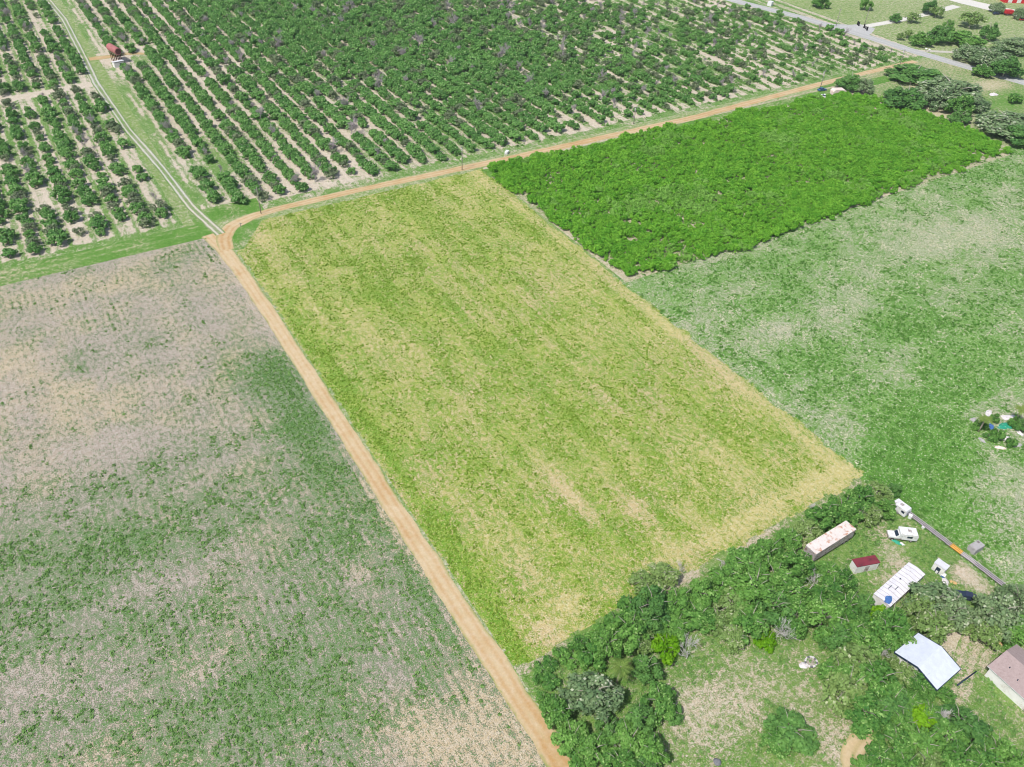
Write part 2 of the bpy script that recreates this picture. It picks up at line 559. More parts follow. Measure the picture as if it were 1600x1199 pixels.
def plot_keep(x, y):
    e = 1.1 * fbm(x, y, 5, 65, 3)
    return (x > 47.6 + .5 * e) & (x < 148.3 + e) & (y > 64.6 + e) & (y < 251.4 + .5 * e) & ~((x < 62) & (y > 236) & ((x - 50) / 11.5 + (252.5 - y) / 16.0 < 1))


sheet('grass_field', PX0, PX1, PY0, PY1, .55, .014, plot_cover, m_plot, plot_keep)


def past_cover(x, y):
    c = .74 + .16 * fbm(x, y, 30, 71, 6, .8) + .24 * fbm(x, y, 7, 75, 4)
    c = c + blob(x, y, [(1400, 370, 40, 16, -.28), (1520, 370, 40, 14, -.25), (1260, 500, 20, 9, -.3), (1380, 570, 14, 9, -.22), (1330, 680, 12, 10, -.28), (1130, 470, 16, 10, -.12),
                        (1240, 470, 14, 7, .25), (1400, 540, 24, 10, .12), (1270, 560, 12, 6, .25), (1380, 730, 16, 14, .3), (1440, 680, 18, 14, .34),
                        (1500, 760, 22, 12, .12), (1430, 790, 12, 10, .2), (1560, 740, 9, 10, -.4), (1545, 800, 7, 8, -.2), (1575, 660, 11, 9, -.35),
                        (1500, 560, 20, 9, .15), (1300, 400, 26, 7, .12), (1120, 400, 30, 3, -.3), (1300, 340, 40, 3, -.2), (1480, 800, 10, 10, .15)])
    t = G(1480, 665)
    c = c - .25 * np.exp(-((y - t.y - (x - t.x) * .03) / .5) ** 2) * (x > 165) * (x < 240)
    return c, .5 + .5 * fbm(x, y, 40, 77)


sheet('pasture', 146.5, 520, 12, 166, .9, .012, past_cover, m_past)


def yard_cover(x, y):
    c = .78 + .16 * fbm(x, y, 14, 81, 4) + .14 * fbm(x, y, 4, 85, 3)
    c = c + blob(x, y, [(1150, 1090, 8, 7, -.22), (1110, 1130, 7, 6, -.22), (1240, 1075, 10, 5, -.10), (1300, 1150, 6, 8, -.28), (1180, 1040, 9, 5, -.12), (1060, 1190, 10, 6, -.2),
                        (1375, 833, 4, 3, -.4), (1405, 878, 3, 3, -.5), (1390, 905, 3, 3, -.4), (1530, 915, 2.5, 5, -.6), (1505, 895, 3, 2, -.5), (1500, 990, 4, 3, -.6), (1515, 1010, 4, 5, -.55),
                        (1440, 870, 5, 4, .15), (1335, 845, 6, 5, .15), (960, 990, 9, 1.5, -.5), (1480, 1010, 2.5, 5, -.4)])
    c = c - .45 * np.exp(-((y - 63.6) / 1.3) ** 2) * np.clip(.5 + fbm(x, y, 9, 88), 0, 1.2)
    return c, .5 + .4 * fbm(x, y, 20, 87)


sheet('yard_ground', 47.4, 240, -70, 66.2, .7, .008, yard_cover, m_yard, lambda x, y: (x < 150) | (y < 28))


def ne_cover(x, y):
    return .62 + .2 * fbm(x, y, 25, 91, 4) + blob(x, y, [(1450, 165, 9, 7, -.5), (1470, 175, 10, 6, -.5), (1500, 185, 10, 6, -.4), (1440, 140, 6, 5, -.4), (1550, 135, 12, 7, -.4), (1575, 235, 12, 4, -.5)]), .5 + .4 * fbm(x, y, 30, 93)


sheet('grass_lot', 345, 640, 166.2, 256, 1.4, .009, ne_cover, m_verge)


def grove_floor(x, y):
    return .35 + .2 * fbm(x, y, 15, 95), .5


sheet('grove_ground', 149.3, 362, 160, 252, 1.5, .016, grove_floor, m_yard)
sheet('grass_verge', 147.8, 420, 243.5, 250.5, 1.0, .019, lambda x, y: (.74 + .34 * fbm(x, y, 9, 97), .5), m_verge)
sheet('grass_verge', -150, 45, 248.5, 258.6, .8, .017,
      lambda x, y: (.82 + .28 * fbm(x, y, 10, 98) - .55 * np.exp(-((y - 256.6 - .02 * x) / .9) ** 2) * np.clip(.6 + fbm(x, y, 9, 99), 0, 1) - .4 * np.exp(-((y - 253.2) / .5) ** 2), .5), m_verge)
sheet('grass_verge', 40, 64, 257.5, 268, .8, .020, lambda x, y: (.75 + .3 * fbm(x, y, 6, 100), .4), m_verge)
sheet('grass_verge', 46.8, 62, 236, 252.6, .6, .018, lambda x, y: (.75 + .3 * fbm(x, y, 5, 101), .4), m_verge, lambda x, y: ~plot_keep(x, y))


# roads
def dirt_cover(u, s):
    return .12 + .5 * np.clip((np.abs(u) - .62) / .38, 0, 1) * (1 + .8 * fbm(s, u * 9, 5, 113)) + .12 * np.exp(-(u / .12) ** 2), .3 + .34 * np.exp(-((u + .45) / .2) ** 2) + .34 * np.exp(-((u - .38) / .2) ** 2) + .12 * fbm(s, u * 3, 24, 111)


def dirt_near(u, s):
    c, t = dirt_cover(u, s)
    return c, t * .8 + .5 * np.clip((90 - s) / 60, 0, 1)


road('dirt_road', [(45.2, -25), (44.9, 40), (44.7, 110), (44.9, 180), (44.6, 225), (43.6, 240), (42, 250)], [5.0, 4.7, 4.3, 4.1, 4.2, 4.8, 4.6], .024, m_dirt, dirt_near, .3, 121)
road('dirt_road', [(44.6, 238), (46.2, 246), (50.5, 252.3)] + [tuple(G(*p)[:2]) for p in ((395, 338), (440, 325), (560, 297), (700, 268), (800, 247), (920, 220), (1080, 185), (1250, 140), (1340, 117), (1430, 96))],
     [4.5, 5.5, 5, 4.4, 3.8, 3.8, 4.2, 4.4, 4.4, 4.6, 4.4, 4.2, 4.0], .028, m_dirt, dirt_cover, .3, 131)


def track_cover(u, s):
    return .98 - .85 * np.exp(-((np.abs(u) - .52) / .2) ** 2) - .2 * np.exp(-(u / .5) ** 2) + .1 * fbm(s, u, 10, 141), .5 + .3 * fbm(s, u, 20, 143)


road('gravel_track', [tuple(G(*p)[:2]) for p in ((20, -60), (75, 0), (100, 30), (130, 88), (150, 130), (200, 203), (250, 260), (300, 325), (345, 366))], 3.6, .032, m_grav, track_cover, .2, 145)
road('sandy_path', [tuple(G(*p)[:2]) for p in ((136, 93), (165, 90), (195, 84), (230, 84))], [5, 5, 4, 3], .030, m_dirt, lambda u, s: (.2 + .6 * np.abs(u) ** 3, .5), .5, 147)
road('sandy_path', [tuple(G(*p)[:2]) for p in ((1345, 1215), (1325, 1185), (1350, 1152), (1382, 1136))], [4.5, 4.2, 3.6, 3], .030, m_dirt,
     lambda u, s: (.15 + .7 * np.abs(u) ** 4 + .55 * np.exp(-(u / .25) ** 2) * (s < 12), .1), .5, 149)
road('sandy_path', [tuple(G(*p)[:2]) for p in ((1545, 975), (1520, 1000), (1508, 1035), (1505, 1070), (1490, 1095))], [5, 5, 4, 3.6, 3], .030, m_yard,
     lambda u, s: (.25 + .5 * np.abs(u) ** 3 + .3 * np.exp(-(u / .3) ** 2), .7), .5, 151)
road('paved_road', [tuple(G(*p)[:2]) for p in ((1020, -35), (1150, 2), (1250, 27), (1340, 53), (1430, 81), (1520, 107), (1610, 132), (1800, 185))], 8.5, .034, m_asph,
     lambda u, s: (.3 + .25 * np.exp(-((np.abs(u) - .5) / .2) ** 2), .5), .04, 153)
road('paved_road', [tuple(G(*p)[:2]) for p in ((1322, 49), (1345, 45), (1355, 41))], [30, 16, 10], .030, m_asph, lambda u, s: (.3, .5), .05, 155)
road('driveway', [tuple(G(*p)[:2]) for p in ((1352, 41.5), (1400, 33), (1450, 22), (1495, 9.5))], [5, 5, 5, 6], .036, m_conc, lambda u, s: (.2 + .3 * np.abs(u) ** 4, .5), .1, 157)
road('driveway', [tuple(G(*p)[:2]) for p in ((1440, -18), (1500, 1), (1560, 15), (1605, 24))], [14, 14, 16, 16], .040, m_conc, lambda u, s: (.1, .5), .1, 159)
road('sandy_path', [tuple(G(*p)[:2]) for p in ((1430, 79), (1460, 80.5), (1490, 82))], [3, 4, 4], .030, m_grav, lambda u, s: (.2 + .5 * np.abs(u) ** 3, .6), .3, 161)


# ------------------------------------------------------------------ vegetation
def leaf_cloud(n, lobes, size, seed, upb=.5, zmin=.15, shell=.7, aspect=1.4):
    """leaf sprays spread through the outer part of a set of lobes (x,y,z,rx,rz)"""
    g = np.random.default_rng(seed)
    lob = np.array(lobes, float)
    wt = lob[:, 3] ** 2
    k = g.choice(len(lob), n, p=wt / wt.sum())
    d = g.normal(size=(n, 3))
    d /= np.linalg.norm(d, axis=1)[:, None]
    r = shell + (1.06 - shell) * g.random(n) ** .7
    p = lob[k, :3] + d * r[:, None] * np.stack([lob[k, 3], lob[k, 3], lob[k, 4]], 1)
    ok = p[:, 2] > zmin
    p, d, k = p[ok], d[ok], k[ok]
    n = len(p)
    nn = d * .75 + g.normal(size=(n, 3)) * .5 + np.array([0, 0, upb])
    nn /= np.linalg.norm(nn, axis=1)[:, None]
    t = np.cross(nn, g.normal(size=(n, 3)))
    t /= np.linalg.norm(t, axis=1)[:, None]
    b = np.cross(nn, t)
    s = size * (.55 + .9 * g.random(n))[:, None]
    a = t * s * aspect * .5
    c = b * s * .5
    q = np.stack([p - a, p - c * (.8 + .3 * g.random((n, 1))), p + a, p + c], 1).reshape(-1, 3)
    tint = np.repeat(np.clip(.5 + .22 * g.normal(size=n) + (g.random(len(lob))[k] - .5) * .5, 0, 1), 4)
    return q, np.arange(n * 4).reshape(-1, 4), tint


def tree_lobes(r, h, n, seed, base=.3):
    g = random.Random(seed)
    L = [(g.uniform(-.2, .2) * r, g.uniform(-.2, .2) * r, h * .5, r * .42, h * .3)]
    for i in range(n):
        a = i * 2.4 + g.uniform(-.4, .4)
        q = r * (.2 + .72 * g.random() ** .75)
        s = r * (g.uniform(.2, .42) if n < 20 else g.uniform(.13, .3))
        z = h * (base + (.88 - base) * (1 - (q / r) ** 2 * .8) * g.uniform(.65, 1.0))
        L.append((q * math.cos(a), q * math.sin(a), z, s, s * g.uniform(.7, .95)))
    for i in range(n // 3):
        a = i * 2.4 + g.uniform(-.6, .6)
        q = r * g.uniform(.5, .78)
        s = r * g.uniform(.18, .3)
        L.append((q * math.cos(a), q * math.sin(a), h * g.uniform(base + .1, .42), s, s * 1.1))
    return L


def crown_mesh(name, r, h, nl, n, size, seed, mat, **kw):
    base = kw.pop('base', .3)
    q, f, t = leaf_cloud(n, tree_lobes(r, h, nl, seed, base), size, seed, **kw)
    return np_mesh(name, q, f, {'tint': t}, mat)


def branches(mb, p, d, ln, rad, depth, g, spread=.6, lift=.15, kids=(2, 4), sides=5, minr=.02):
    pts, rr = [p], [rad]
    q, dd = Vector(p), Vector(d).normalized()
    for i in range(3):
        dd = (dd + Vector((g.uniform(-1, 1), g.uniform(-1, 1), g.uniform(-.6, .8))) * .22).normalized()
        q = q + dd * ln / 3
        pts.append(q.copy())
        rr.append(max(minr, rad * (1 - .22 * (i + 1))))
    mb.tube(pts, rr, sides, cap=False)
    if depth > 0:
        for k in range(g.randint(*kids)):
            t = g.choice((1, 2, 3, 3))
            nd = (dd + Vector((g.uniform(-1, 1), g.uniform(-1, 1), g.uniform(-.3, .8) + lift)) * spread * 1.4).normalized()
            branches(mb, pts[t], nd, ln * g.uniform(.55, .8), max(minr, rr[t] * .65), depth - 1, g, spread, lift, kids, max(3, sides - 1), minr)


def trunk_mesh(h, r, seed, limbs=4, reach=1.5):
    mb = MB()
    g = random.Random(seed)
    top = Vector((g.uniform(-.2, .2), g.uniform(-.2, .2), h * .5))
    mb.tube([(0, 0, -.05), (0, 0, .1), top * .5, top], [r * 1.5, r * 1.1, r, r * .75], 7)
    for k in range(limbs + 1):
        a = k * 2.4 + g.uniform(-.4, .4)
        e = Vector((math.cos(a) * reach * g.uniform(.8, 1.9), math.sin(a) * reach * g.uniform(.8, 1.9), h * g.uniform(.6, .97)))
        mb.tube([top * .85, top * .5 + e * .5 + Vector((0, 0, .05 * h)), e], [r * .6, r * .38, r * .12], 5)
    o = mb.build('trunk', m_bark, None, True)
    me = o.data
    bpy.data.objects.remove(o)
    return me


def dead_mesh(h, r, seed, mat, depth=4, spread=.65, lean=(0, 0)):
    mb = MB()
    g = random.Random(seed)
    branches(mb, Vector((0, 0, -.05)), Vector((lean[0], lean[1], 1)), h * .45, r, depth, g, spread, .1, (3, 5))
    o = mb.build('branches', mat, None, True)
    me = o.data
    bpy.data.objects.remove(o)
    return me


KIND = {}          # kind -> list of (crown mesh, trunk mesh, nominal radius, nominal height)


def kind(name, mat, r, h, nl, n, size, var, seed, trunk=.18, **kw):
    KIND[name] = [(crown_mesh('crown', r, h, nl, n, size, seed + i, mat, **dict(kw)), trunk_mesh(h, trunk, seed + i, 4, r * .5), r, h) for i in range(var)]


kind('citrus', L_citrus, 2.0, 3.2, 14, 1000, .34, 5, 200, .10, base=.12, zmin=.12, upb=.35, shell=.5)
kind('citgrey', L_citgrey, 1.9, 3.1, 10, 420, .34, 3, 220, .10, base=.2, zmin=.2, shell=.4)
kind('wood', L_wood, 4.0, 7.5, 26, 4600, .36, 5, 300, .2, base=.08, shell=.62)
kind('dark', L_dark, 4.0, 7.5, 26, 4800, .36, 3, 320, .2, base=.06, shell=.62)
kind('olive', L_olive, 4.0, 6.5, 26, 3200, .36, 3, 340, .18, base=.1, shell=.4)
kind('grey', L_grey, 4.5, 7.5, 30, 4200, .36, 3, 360, .25, base=.08, shell=.4)
kind('lime', L_lime, 3.0, 5.5, 16, 2400, .38, 2, 380, .14, base=.1, shell=.45)
kind('bush', L_wood, 2.0, 2.4, 12, 1100, .32, 3, 400, .07, base=.08, zmin=.05, shell=.4)
kind('pale', L_olive, 3.0, 5.0, 16, 1000, .4, 2, 420, .14, base=.3, zmin=1.0, shell=.4)
TW = [dead_mesh(3.4, .09, 900 + i, m_deadgrey, 4, .85) for i in range(3)]
DEAD = [dead_mesh(6.5, .17, 920 + i, m_dead, 4, .7) for i in range(4)]


def plant(kd, var, loc, r, h, rz, label, group, name='tree'):
    cm, tm, r0, h0 = KIND[kd][var % len(KIND[kd])]
    t = empty(name, loc, rz, label, 'bush' if name == 'bush' else 'tree', group)
    e_ = 1.0 if name == 'orchard_tree' else random.uniform(.84, 1.18)
    t.scale = (r / r0 * e_, r / r0 / e_, h / h0)
    link('crown', cm, t)
    link('trunk', tm, t)
    return t


def scatter(name, pts, sc, meshes, weights_seed, label=None, zs=None):
    """one 'stuff' object: instances of a few clump meshes on a cloud of points"""
    pts = np.asarray(pts, np.float32)
    me = bpy.data.meshes.new(name)
    me.vertices.add(len(pts))
    me.vertices.foreach_set('co', pts.ravel())
    at = me.attributes.new('sc', 'FLOAT', 'POINT')
    at.data.foreach_set('value', np.asarray(sc, np.float32))
    o = link(name, me)
    tag(o, label, None, None, 'stuff')
    src = bpy.data.collections.new(name + '_source')
    for i, ms in enumerate(meshes):
        so = bpy.data.objects.new(f'{name}_clump{i}', ms)
        src.objects.link(so)
    ng = bpy.data.node_groups.new(name + '_nodes', 'GeometryNodeTree')
    ng.interface.new_socket('Geometry', in_out='INPUT', socket_type='NodeSocketGeometry')
    ng.interface.new_socket('Geometry', in_out='OUTPUT', socket_type='NodeSocketGeometry')
    N = ng.nodes.new
    gi, go = N('NodeGroupInput'), N('NodeGroupOutput')
    ci = N('GeometryNodeCollectionInfo')
    ci.inputs['Collection'].default_value = src
    ci.inputs['Separate Children'].default_value = True
    ci.inputs['Reset Children'].default_value = True
    ip = N('GeometryNodeInstanceOnPoints')
    ip.inputs['Pick Instance'].default_value = True
    rv = N('FunctionNodeRandomValue')
    rv.data_type = 'FLOAT_VECTOR'
    rv.inputs[0].default_value = (-.08, -.08, 0)
    rv.inputs[1].default_value = (.08, .08, 6.283)
    rv.inputs['Seed'].default_value = weights_seed
    ri = N('FunctionNodeRandomValue')
    ri.data_type = 'INT'
    ri.inputs[4].default_value = 0
    ri.inputs[5].default_value = len(meshes) - 1
    ri.inputs['Seed'].default_value = weights_seed + 1
    na = N('GeometryNodeInputNamedAttribute')
    na.data_type = 'FLOAT'
    na.inputs['Name'].default_value = 'sc'
    e2r = N('FunctionNodeEulerToRotation')
    lk = ng.links.new
    lk(gi.outputs[0], ip.inputs['Points'])
    lk(ci.outputs[0], ip.inputs['Instance'])
    lk(rv.outputs[0], e2r.inputs[0])
    lk(e2r.outputs[0], ip.inputs['Rotation'])
    lk(ri.outputs[2], ip.inputs['Instance Index'])
    lk(na.outputs[0], ip.inputs['Scale'])
    lk(ip.outputs[0], go.inputs[0])
    md = o.modifiers.new('scatter', 'NODES')
    md.node_group = ng
    return o


# --- orchard trees
_rd = sorted([tuple(G(*p)[:2]) for p in ((1020, -35), (1150, 2), (1250, 27), (1340, 53), (1430, 81), (1520, 107))], key=lambda p: p[1])


def road_x(y):
    return float(np.interp(y, [p[1] for p in _rd], [p[0] for p in _rd]))


def in_tank_yard(x, y):
    c = G(190, 98)
    return abs(x - c.x) < 11 and abs(y - c.y) < 11


g = np.random.default_rng(12)
OT = []     # x, y, r, h, kind
for k in range(0, 58):
    x = ROW_R + k * PIT_R
    y = 266.5 + g.uniform(-1, 1.5) + (3 if k < 1 else 0)
    while y < 650 and x < road_x(y) - 9:
        dens = .93 - .38 * np.clip((x - 190) / 160, 0, 1) - .10 * max(0, 1 - abs(y - 268) / 14)
        f = float(fbm(np.array([x]), np.array([y]), 30, 151)[0])
        if g.random() < dens + .25 * min(f, .2) and not in_tank_yard(x, y):
            fe = np.clip((x - 200) / 160, 0, 1)
            pg = .11 + .25 * max(0, -f - .25) + .22 * fe + .08 * (y > 380)
            kd = 'citgrey' if g.random() < pg else 'citrus'
            kd = 'twigs' if g.random() < .05 + .08 * fe else kd
            mid = min(1, max(0, (x - 55) / 60)) * min(1, max(0, (y - 275) / 60))
            r = (2.5 + .6 * mid) * g.uniform(.62, 1.2) * (1 - .26 * fe)
            OT.append((x + g.normal() * .25, y, r, min(r, 2.6) * g.uniform(1.35, 1.7), kd))
        y += g.uniform(2.7, 3.7)
for k in range(-13, 2):
    x = ROW_L + k * PIT_L
    if k == 1:
        x -= .6
    y = 264.5 + .02 * x + g.uniform(-1, 2)
    while y < 640:
        f = float(fbm(np.array([x]), np.array([y]), 25, 161)[0])
        if g.random() < .80 + .2 * f - (.25 if k == 1 else 0) and abs(y - 402 - .1 * x) > 4.5:
            pg = .20 + .3 * max(0, -f)
            kd = 'citgrey' if g.random() < pg else 'citrus'
            kd = 'twigs' if g.random() < .04 else kd
            r = g.choice([1.7, 2.2, 2.5, 2.9], p=[.2, .4, .28, .12]) * g.uniform(.85, 1.1)
            OT.append((x + g.normal() * .3, y, r, r * g.uniform(1.35, 1.65), kd))
        y += g.uniform(3.3, 4.6)
ox = np.array([t[0] for t in OT])
oy = np.array([t[1] for t in OT])
vis = inview(ox, oy, .10)
strict = inview(ox, oy, -.01)
order = sorted([i for i in range(len(OT)) if strict[i]], key=lambda i: ((ox[i] ** 2 + oy[i] ** 2 + CAM_H ** 2) ** .5) / OT[i][2] ** .5)
single = set(order[:300])
GR = {'citrus': 'full green', 'citgrey': 'thin grey green', 'twigs': 'bare grey'}
ORD = 'first second third fourth fifth sixth seventh eighth ninth tenth eleventh twelfth thirteenth fourteenth fifteenth sixteenth seventeenth eighteenth nineteenth twentieth'.split()
ORD += ['twenty-' + q for q in ORD[:9]] + ['thirtieth'] + ['thirty-' + q for q in ORD[:9]]
rows = {}
for i, (x, y, r, h, kd) in enumerate(OT):
    key = ('l', int(round((ROW_L + PIT_L - x) / PIT_L))) if x < 38 else ('r', int(round((x - ROW_R) / PIT_R)))
    rows.setdefault(key, []).append(i)
place = {}
for key, ids in rows.items():
    for n, i in enumerate(sorted(ids, key=lambda q: oy[q])):
        place[i] = (key[0], key[1], n)
for i in order[:300]:
    x, y, r, h, kd = OT[i]
    sd_, rw, nth = place[i]
    side = 'left of track' if sd_ == 'l' else 'right of track'
    where = 'nearest the road' if nth == 0 else f'{ORD[nth]} from the front'
    lab = f'{GR[kd]} orchard tree {where} in the {ORD[rw]} row {side}'
    grp = f'{GR[kd]} orchard trees in the rows {side}'
    if kd == 'twigs':
        t = empty('orchard_tree', (x, y, 0), g.uniform(0, 6.28), lab, 'tree', grp)
        t.scale = (r / 1.7,) * 3
        link('branches', TW[i % 3], t)
    else:
        plant(kd, i, (x, y, 0), r, h, g.uniform(0, 6.28), lab, grp, 'orchard_tree')
rest = [i for i in range(len(OT)) if vis[i] and i not in single]
src = {'citrus': 0, 'citgrey': 1, 'twigs': 2}
P = np.array([(OT[i][0], OT[i][1], 0) for i in rest])
SC = np.array([OT[i][2] / 2.0 for i in rest])
KD = np.array([src[OT[i][4]] for i in rest])
far_src = [c[0] for c in KIND['citrus']]
sel = KD == 0
scatter('orchard_trees', P[sel], SC[sel], far_src, 3, 'dense mass of green orchard trees farther back in the rows')
scatter('thin_orchard_trees', P[KD == 1], SC[KD == 1], [c[0] for c in KIND['citgrey']], 5, 'thin grey green orchard trees scattered farther back in the rows')
scatter('bare_orchard_trees', P[KD == 2], SC[KD == 2] * 1.1, TW, 7, 'bare grey dying orchard trees scattered farther back in the rows')

# --- the bright green young grove right of the plot
gq = np.array([tuple(G(*p)[:2]) for p in ((758, 264), (770, 276), (978, 434), (1180, 382), (1568, 238), (1530, 210), (1380, 160), (1310, 150))])


def inpoly(x, y, poly):
    c = np.zeros(x.shape, bool)
    n = len(poly)
    for i in range(n):
        x0, y0 = poly[i]
        x1, y1 = poly[(i + 1) % n]
        c ^= ((y0 > y) != (y1 > y)) & (x < (x1 - x0) * (y - y0) / (y1 - y0 + 1e-9) + x0)
    return c


def sprig_mesh(seed, mat, r=1.45, h=2.5, n=760, size=.18):
    q, f, t = leaf_cloud(n, tree_lobes(r, h, 9, seed, .12), size, seed, upb=.2, zmin=.05, shell=.35, aspect=2.6)
    return np_mesh('sprig', q, f, {'tint': t}, mat)


XX, YY = np.meshgrid(np.arange(145, 385, 1.75), np.arange(150, 262, 1.85))
XX = XX + g.uniform(-.8, .8, XX.shape)
YY = YY + g.uniform(-.8, .8, YY.shape)
ok = inpoly((XX + 2.8 * fbm(XX, YY, 6, 175, 3)).ravel(), (YY + 2.8 * fbm(XX, YY, 6, 177, 3)).ravel(), gq)
gx, gy = XX.ravel()[ok], YY.ravel()[ok]
gs = .95 + .42 * fbm(gx, gy, 6, 171, 3) + g.uniform(-.3, .4, len(gx))
gs = np.clip(gs, .4, 1.8)
kp = g.random(len(gx)) < .95
pl = fbm(gx, gy, 18, 173, 3) + g.normal(size=len(gx)) * .25 > .55
scatter('grove_foliage', np.stack([gx, gy, 0 * gx], 1)[kp & ~pl], gs[kp & ~pl], [sprig_mesh(500 + i, L_grove) for i in range(5)], 11, 'bright green dense young grove beside the mown straw field')
scatter('pale_grove_foliage', np.stack([gx, gy, 0 * gx], 1)[kp & pl], gs[kp & pl], [sprig_mesh(520 + i, L_grove2) for i in range(3)], 13, 'paler grey green patches within the bright green young grove')


# --- low weeds and grass clumps
def tuft(seed, mat, r=.35, h=.35, n=26, size=.2):
    q, f, t = leaf_cloud(n, [(0, 0, h * .35, r, h * .7), (r * .4, .1, h * .3, r * .6, h * .5)], size, seed, upb=.5, zmin=.0, shell=.35, aspect=1.8)
    return np_mesh('tuft', q, f, {'tint': t}, mat)


def spread(n, x0, x1, y0, y1, cov, seed, lo=.45, hi=1.0, keep=None):
    q = np.random.default_rng(seed)
    x, y = q.uniform(x0, x1, n), q.uniform(y0, y1, n)
    c = cov(x, y)[0]
    c = c + .3 * fbm(x, y, 2.5, seed, 2)
    ok = (q.random(n) < np.clip((c - lo) / (hi - lo), 0, 1)) & inview(x, y)
    if keep is not None:
        ok &= keep(x, y)
    x, y = x[ok], y[ok]
    return np.stack([x, y, 0 * x], 1), (.5 + 1.0 * q.random(len(x)) ** 2.2)


p_, s_ = spread(170000, -120, 42, 10, 250, fallow_cover, 21, .5, 1.15)
scatter('field_weeds', p_, s_ * .72, [tuft(600 + i, L_weed) for i in range(4)], 21, 'green weed clumps growing over the fallow field')
p_, s_ = spread(110000, PX0, PX1, PY0, PY1, plot_cover, 23, .5, 1.15, plot_keep)
scatter('field_grass', p_, s_ * .66, [tuft(620 + i, L_straw, .34, .26) for i in range(4)], 23, 'green grass clumps growing in the straw coloured field')
p_, s_ = spread(110000, 148, 430, 15, 165, past_cover, 25, .55, 1.2, lambda x, y: ~inpoly(x, y, gq))
scatter('pasture_grass', p_, s_ * .9, [tuft(640 + i, L_past, .4, .25) for i in range(4)], 25, 'low green grass clumps growing over the grey green pasture')
p_, s_ = spread(110000, 148, 430, 30, 165, lambda x, y: (1.0 - past_cover(x, y)[0], 0), 27, .25, .9, lambda x, y: ~inpoly(x, y, gq))
scatter('dry_stems', p_, s_ * .8, [tuft(660 + i, L_pale, .35, .25, 14) for i in range(3)], 27, 'pale dry stem clumps standing in the pasture')
p_, s_ = spread(26000, 48, 150, -20, 63, yard_cover, 29, .5, 1.1)
scatter('yard_weeds', p_, s_ * .9, [tuft(680 + i, L_weed, .4, .4) for i in range(3)], 29, 'rough green weeds growing over the yard')

def east_rows(x, y):
    k = np.round((x - ROW_R) / PIT_R)
    d = np.abs(x - ROW_R - k * PIT_R)
    return .25 + .5 * (d < 1.3) + .35 * fbm(x, y, 12, 181), 0


p_, s_ = spread(42000, 170, 425, 262, 420, east_rows, 31, .4, 1.1, lambda x, y: x < np.interp(y, [q[1] for q in _rd], [q[0] for q in _rd]) - 8)
scatter('orchard_weeds', p_, s_ * 2.0, [tuft(700 + i, L_weed, .4, .4, 40, .2) for i in range(3)], 33, 'green weeds in strips along the thin eastern orchard rows')
p_, s_ = spread(16000, 60, 425, 262, 420, east_rows, 35, .5, 1.2, lambda x, y: x < np.interp(y, [q[1] for q in _rd], [q[0] for q in _rd]) - 8)
scatter('orchard_dry_stems', p_, s_ * 1.6, [tuft(710 + i, L_pale, .4, .35, 22, .2) for i in range(3)], 35, 'pale dry weed clumps along the orchard rows')

